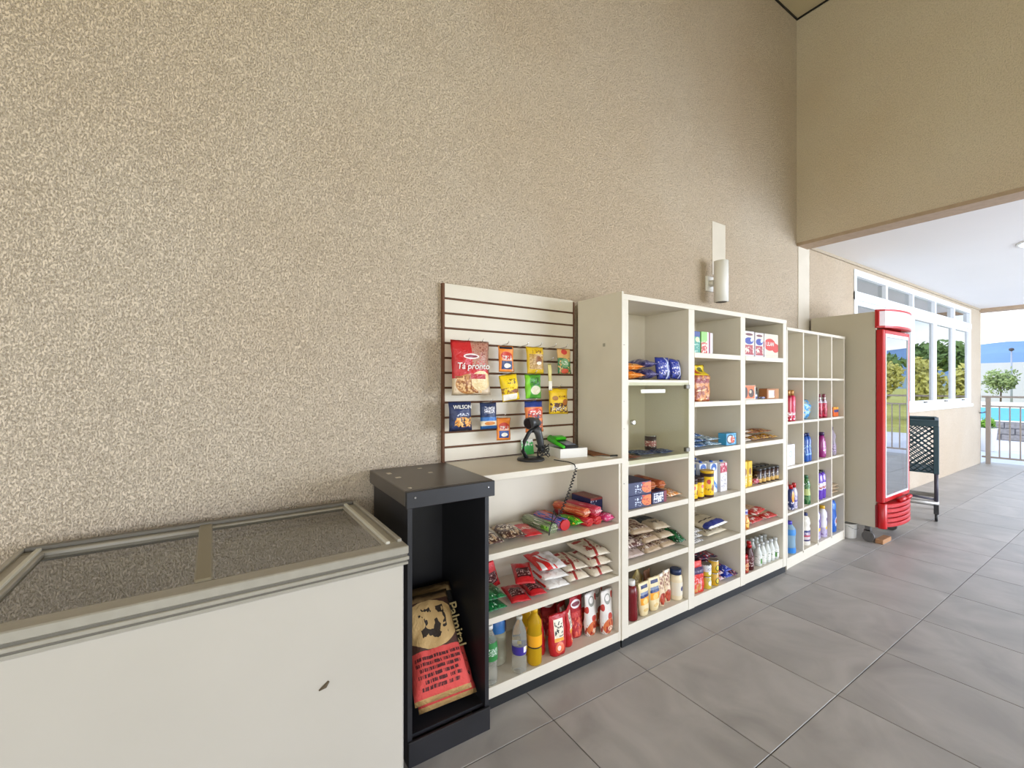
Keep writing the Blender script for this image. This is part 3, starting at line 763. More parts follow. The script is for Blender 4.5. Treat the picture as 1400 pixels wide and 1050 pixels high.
# ================================================================== PRODUCTS: builders
def pouch(w, h, d, kind='pillow', seed=0, nx=14, nz=16, seal=0.05, wr=0.006, flare=0.0):
    """soft bag standing in the XZ plane, base at z=0, front towards -y; welded sealed ends"""
    bm = bmesh.new(); grid = {}
    sv = Vector((seed * 3.7, seed * 1.3, 0))
    for s in (-1, 1):
        for j in range(nz + 1):
            v = j / nz
            for i in range(nx + 1):
                u = -1 + 2 * i / nx
                if kind == 'pillow':
                    e = max(0.0, min((v - seal) / (1 - 2 * seal), 1.0)); tz = (1 - abs(2 * e - 1) ** 3.2) ** 0.6; tx = (1 - abs(u) ** 3.0) ** 0.6
                elif kind == 'sack':
                    e = max(0.0, min((v - seal) / (1 - 2 * seal), 1.0)); tz = (1 - abs(2 * e - 1) ** 6) ** 0.5; tx = (1 - abs(u) ** 5) ** 0.5
                elif kind == 'doy':      # stand-up pouch: thick foot, flat sealed top
                    tz = max(0.03, (1 - (max(v - 0.08, 0) / 0.92) ** 1.6)) * (1 if v > .02 else .9); tz = tz if v < 0.9 else 0.03; tx = (1 - abs(u) ** 2.6) ** 0.55
                else:                    # 'loaf' bag standing on its base with gathered flat top
                    tz = 1.0 if v < .72 else max(0.03, 1 - (v - .72) / .12); tx = (1 - abs(u) ** 6) ** 0.5
                wx = 1 - (0.05 * math.sin(v * PI) if kind in ('pillow', 'sack') else 0) + flare * (v - .5)
                if kind == 'doy': wx = (0.80 + 0.2 * min(v / 0.25, 1)) * (1 + flare * (v - .5))
                x = u * w / 2 * wx; z = v * h
                nn = noise.noise(Vector((x * 28, z * 28, s * 2)) + sv) * wr + noise.noise(Vector((x * 60, z * 60, s * 5)) + sv) * wr * 0.5
                y = s * (d / 2 * tz * tx) + nn * (0.25 + tz * tx)
                if abs(u) == 1 or (j in (0, nz) and kind in ('pillow', 'sack')) or (j == nz): y = noise.noise(Vector((x * 30, z * 25, 0)) + sv) * wr * 0.8 if not (kind in ('doy', 'loaf') and j == 0) else y
                if j == nz and kind != 'sack': z += noise.noise(Vector((x * 40, seed, 0))) * 0.002
                key = (s, i, j)
                if (abs(u) == 1 or (j == nz) or (j == 0 and kind in ('pillow', 'sack'))) and s == 1 and (-1, i, j) in grid: grid[key] = grid[(-1, i, j)]
                else: grid[key] = bm.verts.new((x, y, z))
    for s in (-1, 1):
        for j in range(nz):
            for i in range(nx):
                q = [grid[(s, i, j)], grid[(s, i + 1, j)], grid[(s, i + 1, j + 1)], grid[(s, i, j + 1)]]
                if len(set(q)) < 4: continue
                try: f = bm.faces.new(q if s == -1 else q[::-1]); f.smooth = True
                except ValueError: pass
    if kind in ('doy', 'loaf'):
        ring = [grid[(-1, i, 0)] for i in range(nx + 1)] + [grid[(1, i, 0)] for i in range(nx - 1, 0, -1)]
        try: bm.faces.new(ring[::-1])
        except ValueError: pass
    return bm
LIE = R(-90)
def bag(name, label, mat, w, h, d, loc, rot=(0, 0, 0), cat='bag', group=None, kind='pillow', seed=0, **k):
    return _bag(name, label, mat, w, h, d, loc, rot, cat, group, kind, seed, k)
def _bag(name, label, mat, w, h, d, loc, rot, cat, group, kind, seed, k):
    o = obj(name, pouch(w, h, d, kind, seed, **k), mat); o.location = loc; o.rotation_euler = rot
    return tag(o, label, cat, group)
def lying(name, label, mat, w, l, d, x, y, z, yaw=0, **k):   # bag lying on a shelf, near end at y
    return bag(name, label, mat, w, l, d - 0.007, (x, y, z + d / 2 + 0.002), (LIE, 0, R(yaw)), **k)
def carton(name, label, mat, w, d, h, loc, yaw=0, cat='box', group=None, top=None):
    if top is None:
        o = obj(name, B(-w / 2, w / 2, 0, d, 0, h, 0.0015), mat); o.location = loc; o.rotation_euler = (0, 0, R(yaw)); return tag(o, label, cat, group)
    t = thing(name, label, cat, loc, (0, 0, R(yaw)), group)
    obj('body', B(-w / 2, w / 2, 0, d, 0, h, 0.0015), mat, t); top(t, w, d, h); return t
def gable(t, w, d, h):      # pinched top of a milk carton with its screw cap
    bm = bmesh.new(); v = [bm.verts.new(p) for p in ((-w / 2, 0, h), (w / 2, 0, h), (w / 2, d, h), (-w / 2, d, h), (-w / 2, d / 2, h + .012), (w / 2, d / 2, h + .012))]
    for q in ((0, 1, 5, 4), (2, 3, 4, 5), (0, 4, 3), (1, 2, 5)): bm.faces.new([v[i] for i in q])
    obj('top_fold', bm, M_white, t); obj('cap', LT([(0.011, h + .006), (0.011, h + .016)], 12, cy=d * .25), base_mat('cap_blue', '#2458b5', 0.4), t)
def bottle(name, label, prof, mat, capspec, loc, cat='bottle', group=None, labels=(), sx=1, sy=1, yaw=0, extra=None):
    """lathe bottle: body + cap (radius, z0, z1, material) + printed label sleeves (z0, z1, material)"""
    t = thing(name, label, cat, loc, (0, 0, R(yaw)), group)
    obj('body', LT(prof, 20, sx=sx, sy=sy), mat, t)
    if capspec:
        r, z0, z1, cm = capspec; obj('cap', LT([(r, z0), (r, z1 - .002), (r * .85, z1)], 16), cm, t)
    for z0, z1, lm in labels:
        seg = [(z0, None), (z1, None)]
        def rad(z):
            for (ra, za), (rb, zb) in zip(prof, prof[1:]):
                if za <= z <= zb and zb > za: return ra + (rb - ra) * (z - za) / (zb - za)
            return prof[1][0]
        zs = sorted({z0, z1, (z0 + z1) / 2} | {z for _, z in prof if z0 < z < z1})
        obj('label', LT([(rad(z) + .0012, z) for z in zs], 20, sx=sx, sy=sy, cap=False), lm, t)
    if extra: extra(t)
    return t
def can(name, label, mat, r, h, loc, cat='can', group=None, lidmat=None, yaw=0):
    t = thing(name, label, cat, loc, (0, 0, R(yaw)), group)
    obj('body', LT([(r * .96, 0), (r, .003), (r, h - .004), (r * .96, h - .003)], 20), mat, t)
    obj('lid', LT([(r * 1.02, h - .004), (r * 1.03, h + (.012 if lidmat else 0)), (r * .98, h + (.013 if lidmat else .001))], 20), lidmat or M_chrome, t)
    return t
def roll(name, label, mat, r, l, loc, yaw=0, flat_=0.8, cat='biscuit pack', group=None, seed=0):
    """biscuit roll lying along its length with crimped fins at both ends"""
    bm = bmesh.new(); n = 16; rings = []
    st_ = [(-.035, 1.0, .12), (-.012, .95, .15), (0, .85, .9), (.012, 1, 1)] + [(f_, 1, 1) for f_ in (.3, .5, .7)] + [(.988, 1, 1), (1, .85, .9), (1.012, .95, .15), (1.035, 1.0, .12)]
    for f_, ax, az in st_:
        ring = []
        for k in range(n):
            a = 2 * PI * k / n; ca, sa = math.cos(a), math.sin(a)
            px_ = math.copysign(abs(ca) ** .7, ca) * r * ax; pz_ = math.copysign(abs(sa) ** .7, sa) * r * flat_ * az
            w_ = noise.noise(Vector((px_ * 50, f_ * 9, pz_ * 50 + seed))) * .0025
            ring.append(bm.verts.new((px_ + w_, f_ * l, pz_ + r * flat_ + w_)))
        rings.append(ring)
    for a, b in zip(rings, rings[1:]):
        for k in range(n): f = bm.faces.new((a[k], a[(k + 1) % n], b[(k + 1) % n], b[k])); f.smooth = True
    bm.faces.new(rings[0][::-1]); bm.faces.new(rings[-1])
    o = obj(name, bm, mat); o.location = loc; o.rotation_euler = (0, 0, R(yaw)); return tag(o, label, cat, group)
ORD = ('first', 'second', 'third', 'fourth', 'fifth', 'sixth', 'seventh', 'eighth')

# printed wrappers
P = print_mat
FK = '#f4efe6'
def small(x0, x1, z0, z1, c='#222244', d=26): return ('s', x0, x1, z0, z1, c, 14, d, 0.52)

# ------------------------------------------------------------------ bags hanging on the slat panel
HY0 = WY - 0.115
def hang(name, label, mat, w, zb, zt, x, seed=0, d=0.03, rot=0, cat='snack bag', group=None, y=HY0, lean=4):
    return bag(name, label, mat, w, zt - zb, d, (x, y, zb), (R(-lean), R(rot), 0), cat=cat, group=group, seed=seed, wr=0.008)
m = P('red_crisp_bag', '#c4262a', (('s', .55, 1, .62, 1, '#a4705c', 40, 40, .40), ('d', 1.0, 0.55, 1.15, 3, '#8c4a3e'), ('s', .5, 1, .5, 1, '#b58470', 30, 36, .45), ('r', 0, 1, 0, .3, '#d8c2a4'),
     ('e', .42, .20, .34, .18, '#b97f45'), ('s', .08, .75, .04, .34, '#8f5526', 14, 16, .52), ('s', .08, .75, .04, .34, '#e2b880', 16, 18, .55), ('e', .72, .26, .26, .18, '#e8cf9c'), ('r', .44, .84, .29, .38, '#b5242a'),
     ('e', .48, .70, .2, .05, '#eee3e0'), ('e', .48, .70, .16, .025, '#8d3a4a')), 0.3, .25)
b_ = hang('crisp_bag', 'large red crisp bag reading Tá pronto, hanging at the panel left edge', m, .218, 1.39, 1.665, 1.030, 1, .045, y=HY0 - .012)
text('Tá pronto', .044, M_white, b_, (0.0, -.029, .142), (R(86), 0, 0), shear=0.2)
def brand_pack(name, top, mid): 
    return P(name, '#ee8a2c', (('r', .08, .92, .88, .97, top), ('e', .5, .62, .38, .16, '#c9402f'), ('s', .2, .8, .45, .62, '#d9d6cf', 12, 12, .5), ('r', .15, .85, .1, .42, mid), ('e', .52, .24, .22, .09, '#efe9dd')), .35, .15)
hang('seasoning_bag', 'orange and navy seed packet on the upper row, right of the big red crisp bag', brand_pack('orange_navy_pack', '#1d1f2c', '#1e3566'), .096, 1.51, 1.648, 1.244, 2, .02)
hang('seasoning_bag', 'small orange packet with blue panel, lowest on the slat panel', brand_pack('orange_blue_pack', '#e77f2c', '#21488f'), .086, 1.15, 1.268, 1.225, 3, .018, rot=2)
m = P('yellow_nut_bag', '#dcb41f', (('r', .12, .95, .16, .72, '#a98243'), ('s', .12, .95, .16, .72, '#c9a56b', 16, 20, .5), ('e', .62, .5, .16, .16, '#8f5a35'), ('e', .62, .38, .12, .06, '#efe6d6'), small(.3, .8, .75, .88, '#8a5a10')), .35, .2)
hang('nut_bag', 'yellow bag with clear tan window full of nuts, upper row of the slat panel', m, .118, 1.503, 1.653, 1.435, 4, .035)
m = P('green_popcorn_kernel_bag', '#dfae6a', (('s', 0, 1, .0, .62, '#2f7a48', 9, 9, .46), ('e', .5, .86, .22, .11, '#d3413a'), ('e', .5, .10, .28, .10, '#d95a3d'), ('e', .5, .42, .28, .18, '#7fae7c'), small(.3, .7, .35, .5, '#eef2e6')), .35, .2)
hang('seasoning_bag', 'green and peach packet with red logo, rightmost on the upper row', m, .10, 1.506, 1.652, 1.642, 5, .018)
m = P('yellow_snack_bag', '#f1cf12', (small(.3, .8, .62, .82, '#54420c'), ('s', .0, 1, .28, .5, '#9a6a1c', 10, 10, .5), ('r', .05, .8, .04, .26, '#f3ece2'), ('e', .7, .35, .2, .08, '#8a4a22')), .35, .25)
hang('snack_bag', 'yellow snack bag with white lower half, hanging tilted on the second row', m, .112, 1.357, 1.497, 1.268, 6, .045, rot=-7, y=HY0 - .01)
m = P('green_snack_bag', '#4d9a31', (('r', 0, .24, 0, 1, '#7fd22c'), ('e', .55, .34, .3, .18, '#d9d2b4'), small(.3, .85, .62, .88, '#173b12'), ('e', .6, .58, .25, .05, '#2f6d2c')), .35, .2)
hang('snack_bag', 'bright green snack bag in the centre of the slat panel', m, .108, 1.366, 1.500, 1.420, 7, .04)
m = P('yellow_peanut_bag', '#f3c91c', (('e', .25, .6, .13, .09, '#b07a3a'), ('s', .05, .95, .06, .42, '#5c3413', 11, 9, .47), ('s', .1, .95, .1, .28, '#f0e9d9', 20, 18, .55), ('e', .75, .46, .16, .12, '#b36a1e'), small(.4, .9, .62, .72, '#8a4a10')), .35, .25)
hang('peanut_bag', 'yellow peanut bag with brown lower edge, right side of the panel', m, .140, 1.275, 1.422, 1.598, 8, .04, rot=2)
m = P('blue_crisp_bag', '#22315f', (('e', .55, .30, .36, .17, '#d98d3a'), ('s', .2, .95, .14, .46, '#f0b765', 9, 9, .5), ('s', 0, 1, .02, .6, '#141d3f', 8, 8, .6), small(.25, .8, .50, .60, '#c9cede'), ('r', .1, .95, 0, .09, '#1a2140')), .3, .25)
b_ = hang('crisp_bag', 'navy crisp bag with white lettering, bottom left of the panel', m, .126, 1.212, 1.358, .975, 9, .05)
text('WILSON', .026, M_white, b_, (0, -.029, .118), (R(86), 0, 0))
m = P('blue_cream_bag', '#24365f', (('r', 0, 1, .30, .45, '#2f6fb8'), ('r', 0, 1, .12, .31, '#e9dcc0'), ('e', .5, .22, .3, .07, '#d98a45'), ('e', .5, .7, .26, .12, '#8d8fa0'), small(.2, .8, .6, .85, '#e6e6ee'), ('r', 0, 1, 0, .13, '#265a95')), .3, .2)
hang('crisp_bag', 'navy, blue and cream crisp bag, second on the bottom row', m, .10, 1.213, 1.350, 1.136, 10, .04)
m = P('navy_top_orange_bag', '#ec8240', (('r', 0, 1, .80, 1, '#233a86'), ('e', .5, .62, .4, .14, '#d1452f'), ('s', .1, .9, .1, .6, '#4b4560', 9, 12, .5), small(.2, .8, .56, .68, '#f1e6da')), .35, .2)
hang('crisp_bag', 'orange bag with a navy top band, partly behind the scanner', m, .122, 1.182, 1.353, 1.422, 11, .04, y=HY0 - .008)
m = P('pale_yellow_twist', '#dccf86', (('r', 0, 1, 0, .35, '#efe9da'),), .4, .2)
hang('straw_pack', 'thin pale yellow strip pack between the tan and green packets', m, .026, 1.41, 1.562, 1.540, 12, .012, y=HY0 - .0)

# ------------------------------------------------------------------ on the countertop
KZ = 1.045
t = thing('barcode_scanner', 'black handheld barcode scanner standing in its gooseneck holder', 'scanner', (1.345, 1.885, KZ))
obj('stand_base', LT([(0.07, 0), (0.073, .004), (0.07, .012), (0.02, .018)], 28), M_blackplastic, t)
obj('stand_neck', TB([(-.025, 0, .01), (-.05, 0, .05), (-.042, .0, .10), (-.012, 0, .145), (.02, -.005, .175)], 0.0105, 10), M_blackplastic, t)
obj('cradle', TB([(.0, 0, .155), (.03, -.005, .165), (.055, -.01, .15)], [.012, .02, .014], 10), M_blackplastic, t)
M_scan = flat('grey_black_plastic', '#3a3c3f', 0.35)
bm = bmesh.new(); tube(bm, [(.07, .0, .045), (.062, -.002, .09), (.045, -.006, .14), (.02, -.01, .175)], [.015, .019, .021, .022], 12)
obj('scanner_grip', bm, M_scan, t)
bm = bmesh.new(); tube(bm, [(.055, .01, .19), (.035, .0, .2), (.0, -.015, .202), (-.036, -.03, .196)], [.015, .023, .026, .031], 14); obj('scanner_head', bm, M_scan, t)
obj('scan_window', TB([(-.0355, -.0298, .1961), (-.0375, -.031, .1958)], .025, 14), base_mat('dark_red_glass', '#1c0c10', 0.2), t)
pts = []
for k in range(60):
    a = k * .55; pts.append((.075 + .03 * math.cos(a) * (1 - .003 * k) + .01 * math.sin(k * .9), -.01 + .02 * math.sin(a * .7), .02 + .024 * (1 + math.sin(a * .45)) + .01 * math.cos(k * 1.3)))
obj('cable_bundle', TB(pts, 0.0032, 6), M_blackplastic, t)
# cable falling over the counter edge to the shelf below
W0 = lambda x, y, z: (x, y, z)
top = [(1.433, 1.80, 1.051), (1.44, 1.76, 1.051), (1.447, 1.70, 1.052), (1.452, 1.663, 1.045), (1.452, 1.655, 1.03)]
coil = []
for k in range(90):
    f_ = k / 89; c_ = (1.452 + .012 * math.sin(f_ * 2.4) - .075 * f_, 1.647 + .050 * f_, 1.028 - .235 * f_); a = k * 1.05
    coil.append((c_[0] + .0065 * math.cos(a), c_[1] + .0065 * math.sin(a), c_[2]))
end = [(1.372, 1.70, .79), (1.346, 1.715, .745), (1.335, 1.715, .702), (1.350, 1.73, .712), (1.42, 1.79, .775), (1.40, 1.76, .80), (1.375, 1.71, .79), (1.43, 1.76, .768), (1.50, 1.84, .775)]
def smooth(p, n=4):
    p = [Vector(q) for q in p]; out = []
    for i in range(len(p) - 1):
        a = p[max(i - 1, 0)]; b, c = p[i], p[i + 1]; d = p[min(i + 2, len(p) - 1)]
        for k in range(n):
            s_ = k / n; out.append(0.5 * ((2 * b) + (c - a) * s_ + (2 * a - 5 * b + 4 * c - d) * s_ ** 2 + (3 * b - a - 3 * c + d) * s_ ** 3))
    return out + [p[-1]]
t = thing('coiled_cable', 'black curly cable hanging from the countertop to the shelf below', 'cable', (0, 0, 0))
obj('cord', TB(smooth(top), .0028, 6), M_blackplastic, t)
obj('curled_part', TB(coil, .0026, 5), M_blackplastic, t)
obj('loose_end', TB(smooth(end), .0028, 6), M_blackplastic, t)
# white tray holding the card terminal
t = thing('terminal_tray', 'white open tray on the countertop under the green card terminal', 'tray', (1.612, 1.95, KZ), (0, 0, R(-10)))
bm = bmesh.new(); box(bm, -.085, .085, -.13, .07, 0, .004)
for q in ((-.085, -.081, -.13, .07), (.081, .085, -.13, .07), (-.081, .081, -.13, -.126), (-.081, .081, .066, .07)): box(bm, q[0], q[1], q[2], q[3], .004, .05)
obj('tray_box', bm, M_white, t)
obj('inner_flap', B(-.078, .078, -.124, .05, .004, .038, .003), flat('off_white_card', '#e5e1d6', 0.7), t)
t = thing('card_terminal', 'green and black card payment terminal resting on the white tray', 'card terminal', (1.605, 1.93, KZ + .052), (R(7), 0, R(-10)))
obj('body', B(-.04, .045, -.09, .09, 0, .022, .006), M_blackplastic, t)
obj('screen', B(-.028, .036, -.075, .0, .0222, .0245, .001), flat('grey_screen', '#7c8496', 0.2), t)
obj('side_grip', TB([(-.045, -.085, .014), (-.047, .0, .016), (-.045, .08, .026)], [.008, .011, .02], 12), flat('vivid_green', '#3fc31b', 0.35), t)
obj('paper_cover', B(-.035, .04, .03, .088, .0222, .040, .008), flat('vivid_green', '#3fc31b', 0.35), t)
m = P('green_white_card', '#e9ece4', (('r', 0, 1, 0, .55, '#45b95a'), ('s', 0, 1, .4, .9, '#45b95a', 5, 5, .5)), .5)
tag(obj('leaflet', B(-.04, .04, -.002, .002, 0, .085), m, loc=(1.43, 2.03, KZ + .003)), 'small green and white card standing behind the scanner', 'card').rotation_euler = (R(-10), 0, 0)
m = flat('brown_kraft', '#8a5a38', 0.85, var=0.2, scale=20)
bm = bmesh.new(); vs = [(1.745, 2.0), (1.722, 1.90), (1.700, 1.79), (1.755, 1.775), (1.785, 1.735), (1.80, 1.93)]
lo = [bm.verts.new((x, y, KZ + .003 + .004 * (i % 2))) for i, (x, y) in enumerate(vs)]; hi = [bm.verts.new((v.co.x, v.co.y, v.co.z + .004)) for v in lo]
bm.faces.new(lo[::-1]); bm.faces.new(hi)
for i in range(len(vs)): bm.faces.new((lo[i], lo[(i + 1) % len(vs)], hi[(i + 1) % len(vs)], hi[i]))
tag(obj('brown_paper', bm, m), 'torn sheet of brown paper lying at the right end of the countertop', 'paper')
tag(obj('paper_sheet', B(1.72, 1.80, 1.71, 1.80, KZ + .0003, KZ + .0018), M_white), 'white paper slip under the torn brown sheet on the countertop', 'paper')
tag(obj('pen', TB([(1.757, 1.715, KZ + .0095), (1.800, 1.705, KZ + .0095)], .0045, 8), M_blackplastic), 'short black pen at the right front of the countertop', 'pen')

# ------------------------------------------------------------------ counter unit, upper shelf (biscuits)
Z1 = .691
m = P('brown_biscuit_wrap', '#4a2a20', (('s', 0, 1, 0, 1, '#b89a78', 5, 6, .56), ('s', 0, 1, 0, 1, '#d8c8b0', 9, 12, .62), small(.1, .9, .4, .6, '#e7dccb')), .3, .2)
lying('biscuit_pack', 'brown biscuit pack at the far left of the upper counter shelf', m, .12, .19, .045, 1.025, 1.73, Z1, -4, seed=21, cat='biscuit pack')
lying('biscuit_pack', 'brown biscuit pack beside the red wafer pack', m, .12, .19, .05, 1.155, 1.74, Z1, -8, seed=22, cat='biscuit pack')
m = P('red_wafer_wrap', '#cf1f2a', (('e', .55, .5, .3, .16, '#e06a55'), small(.2, .8, .4, .6, '#f3d9d0')), .3, .2)
lying('wafer_pack', 'flat red wafer pack between brown biscuits and green roll', m, .098, .185, .028, 1.262, 1.735, Z1, -6, seed=23, cat='wafer pack')
m = P('green_cream_roll', '#8f9a78', (('s', 0, 1, 0, 1, '#5c6a4c', 9, 9, .52), ('s', 0, 1, 0, 1, '#e3e4d2', 8, 8, .6)), .3)
roll('biscuit_roll', 'grey-green biscuit roll lying diagonally with a bright green end', m, .03, .22, (1.385, 1.745, Z1), 4)
obj('end_label', LT([(0.0315, 0), (0.0315, .06)], 16, sy=.78), P('bright_green_wrap', '#8fd04a', (('s', 0, 1, 0, 1, '#4d8a2a', 12, 12, .5),), .35), bpy.data.objects['biscuit_roll'], loc=(0, .064, .024)).rotation_euler = (R(90), 0, 0)
m = P('blue_red_roll_wrap', '#2f63b8', (('s', 0, 1, 0, 1, '#c46a7e', 8, 8, .48), ('s', 0, 1, 0, 1, '#1d2c5e', 6, 9, .6)), .3)
b_ = roll('biscuit_roll', 'blue and pink biscuit roll with a red end', m, .035, .20, (1.462, 1.755, Z1), 6, seed=3)
obj('end_cap', LT([(0.034, 0), (0.034, .012)], 14, sy=.8), M_red, b_, loc=(0, .0, .028)).rotation_euler = (R(90), 0, 0)
m = P('orange_roll_wrap', '#c8502e', (('s', 0, 1, 0, 1, '#e39a6a', 6, 8, .55), small(.1, .9, .3, .7, '#f0d8c4', 10)), .32)
pinkm = P('pink_roll_wrap', '#c4324a', (('s', 0, 1, 0, 1, '#e79aa4', 6, 8, .6), small(.1, .9, .3, .7, '#f4dede', 10)), .32)
roll('biscuit_roll', 'small orange biscuit roll lying behind the blue roll', m, .024, .075, (1.515, 1.925, Z1), 0, seed=5)
m2 = P('green_biscuit_wrap', '#4fb31f', (('s', 0, 1, 0, 1, '#2b7a1c', 7, 7, .52), ('s', 0, .6, 0, 1, '#e3d23c', 6, 7, .62)), .3, .2)
lying('biscuit_pack', 'bright green biscuit pack beside the red rolls', m2, .066, .165, .055, 1.540, 1.72, Z1, 4, seed=25, cat='biscuit pack')
redm = P('red_roll_wrap', '#bb1f2c', (('s', 0, 1, 0, 1, '#e0604e', 6, 8, .56),), .32)
r0 = roll('biscuit_roll', 'red biscuit roll on the shelf, under the orange roll', redm, .027, .18, (1.615, 1.722, Z1 + .001), 8, seed=6)
dup(r0, 'red biscuit roll on the shelf, under the pink roll', (1.674, 1.72, Z1 + .001), (0, 0, R(8)))
r1 = roll('biscuit_roll', 'long orange biscuit roll on top of the red roll', m, .029, .22, (1.606, 1.740, Z1 + .047), 8, seed=7)
roll('biscuit_roll', 'bright pink biscuit roll on top, leaning against the navy box', pinkm, .030, .21, (1.674, 1.725, Z1 + .047), 8, seed=8)
roll('biscuit_roll', 'dark pink biscuit roll at the back of the upper counter shelf', pinkm, .024, .075, (1.625, 1.932, Z1), 0, seed=9)
lying('biscuit_pack', 'short bright pink biscuit pack in front of the navy box', P('bright_pink_wrap', '#d63a78', (('s', 0, 1, 0, 1, '#efb0c6', 6, 7, .58),), .3, .2), .07, .085, .05, 1.744, 1.70, Z1, 0, seed=26, cat='biscuit pack')
m = P('navy_biscuit_box', '#1e2552', (('s', 0, .5, .3, .9, '#c9cfe0', 12, 10, .6), ('r', 0, 1, .9, 1, '#8a3b3a')), .35)
bb_ = carton('biscuit_box', 'navy biscuit box at the right end of the upper counter shelf', m, .09, .16, .118, (1.737, 1.80, Z1), 0)
tp_ = obj('printed_top', B(-.042, .042, .004, .156, .1182, .1192), P('brown_red_print', '#7c3a34', (('s', 0, 1, 0, 1, '#d9a58a', 8, 3, .5),), .4), bb_)

# ------------------------------------------------------------------ counter unit, middle shelf
Z2 = .407
m = P('green_coffee_wrap', '#14713a', (('s', 0, 1, 0, 1, '#0c4a26', 6, 8, .5), ('s', 0, 1, 0, 1, '#b9e0c0', 9, 10, .66)), .28, .3)
lying('green_pouch', 'dark green pouch lying at the left end, lower of the two', m, .11, .17, .042, 1.022, 1.69, Z2, 0, seed=31, cat='pouch')
lying('green_pouch', 'dark green pouch lying on top of another green pouch', m, .11, .16, .042, 1.024, 1.70, Z2 + .044, -3, seed=32, cat='pouch')
m = P('cream_small_box', '#cfc4b0', (small(.1, .9, .2, .8, '#7a2f2a', 14),), .5)
carton('small_box', 'small cream box standing behind the green pouches', m, .06, .05, .085, (1.0, 1.875, Z2), 4)
m = P('brown_sachet', '#6d3a30', (small(.1, .9, .2, .8, '#e6ddd0', 10),), .35, .2)
bag('sachet', 'brown and white sachet standing behind the red coffee packs', m, .10, .09, .03, (1.06, 1.94, Z2 + .004), (R(-6), 0, 0), seed=33, cat='sachet')
m = P('red_coffee_wrap', '#bf1a22', (('r', .15, .85, .2, .62, '#4a0e14'), ('s', .15, .85, .25, .6, '#c9a09a', 12, 14, .56), ('r', 0, 1, .86, 1, '#d8262b')), .28, .3)
lying('coffee_pack', 'red coffee pack lying beside the green pouches', m, .10, .17, .045, 1.153, 1.69, Z2, -14, seed=34, cat='coffee pack')
lying('coffee_pack', 'red coffee pack against the white flour bags', m, .09, .15, .045, 1.262, 1.70, Z2, -10, seed=35, cat='coffee pack')
bag('coffee_pack', 'red coffee pack lying tilted on top of the two others', m, .10, .165, .04, (1.215, 1.745, Z2 + .072), (R(-78), 0, R(-24)), seed=36, cat='coffee pack')
bag('coffee_pack', 'red coffee pack standing upright with pointed top behind the others', m, .07, .135, .022, (1.135, 1.905, Z2 + .012), (R(-4), R(-16), 0), seed=37, cat='coffee pack')
m = P('white_red_flour', '#e6e0dc', (('e', .2, .86, .32, .22, '#cf1d20'), ('d', 1, .55, .30, .50, '#d6211f'), ('d', 1, .55, .60, .66, '#d6211f'), ('r', 0, .1, 0, 1, '#d6211f'), ('s', .5, 1, .1, .5, '#c9c0bf', 9, 9, .6)), .45, .3)
m3 = P('white_flour', '#e9e5df', (('r', 0, .06, 0, 1, '#d6211f'), ('s', 0, 1, 0, 1, '#d8d0c8', 6, 8, .6)), .5, .3)
lying('flour_bag', 'white flour bag at the bottom of the red and white stack', m3, .138, .22, .038, 1.395, 1.71, Z2 + .003, -5, seed=41, kind='sack', cat='flour bag')
lying('flour_bag', 'white flour bag in the middle of the red and white stack', m3, .15, .22, .040, 1.385, 1.72, Z2 + .045, -8, seed=42, kind='sack', cat='flour bag')
lying('flour_bag', 'red and white flour bag on top of its stack', m, .155, .22, .046, 1.375, 1.73, Z2 + .089, -12, seed=43, kind='sack', cat='flour bag').data.materials[0] = P('white_red_flour', '#e6e0dc')
m = P('cream_red_sugar', '#ded2bd', (('r', .08, .5, .70, .82, '#a5302a'), ('d', 1, -.5, .28, .40, '#a8322b'), small(.1, .9, .2, .35, '#a5302a', 10), ('e', .3, .42, .1, .08, '#a8322b'), ('s', .2, .8, .4, .65, '#c7b59b', 9, 9, .55)), .5, .3)
lying('sugar_bag', 'cream sugar bag with red print, bottom of the middle stack', m, .138, .23, .045, 1.545, 1.72, Z2, -3, seed=44, kind='sack', cat='sugar bag')
lying('sugar_bag', 'cream sugar bag with red print, top of the middle stack', m, .14, .23, .042, 1.543, 1.735, Z2 + .048, -4, seed=45, kind='sack', cat='sugar bag')
for k, lb in enumerate(('lowest in the right-hand stack', 'second from the bottom of the right-hand stack', 'on top of the right-hand stack')):
    lying('sugar_bag', 'white and cream sugar bag with red print, ' + lb, m, .145, .23, .045, 1.698 - .004 * k, 1.70 + .01 * k, Z2 + .048 * k, -2 - 1.5 * k, seed=46 + k, kind='sack', cat='sugar bag')

# ------------------------------------------------------------------ counter unit, bottom board (oils and sauces)
Z3 = .101
def pet(name, c, alpha=.8, rough=.12):
    if name in MATS: return MATS[name]
    return base_mat(name, c, rough, 0, Transmission_Weight=alpha, IOR=1.15)
PET = [(0.028, 0), (0.034, .006), (0.035, .05), (0.031, .075), (0.035, .10), (0.035, .16), (0.030, .195), (0.014, .228), (0.0125, .245)]
clear = pet('clear_plastic', '#f4f5ee', .85)
oilm = pet('yellow_oil', '#e0b428', .45)
bottle('water_bottle', 'clear bottle with green label beside the black cabinet', PET, clear, (.0145, .242, .258, M_white), (.996, 1.715, Z3), labels=((.11, .19, P('green_label', '#2d7d3c', (small(.2, .8, .3, .7, '#dfe8df'),), .35)),))
def barrel_label(t): pass
bottle('water_jug', 'wide grey-clear jug with blue label behind the green-labelled bottle', [(0.045, 0), (0.05, .01), (0.05, .15), (0.046, .2), (0.03, .23), (0.02, .25)], pet('smoky_plastic', '#cfceba', .7), (.022, .248, .262, base_mat('cap_blue', '#2458b5', 0.4)), (1.098, 1.83, Z3), labels=((.155, .215, P('blue_label', '#2d69ad', (('r', .75, 1, 0, 1, '#1b2145'),), .35)),))
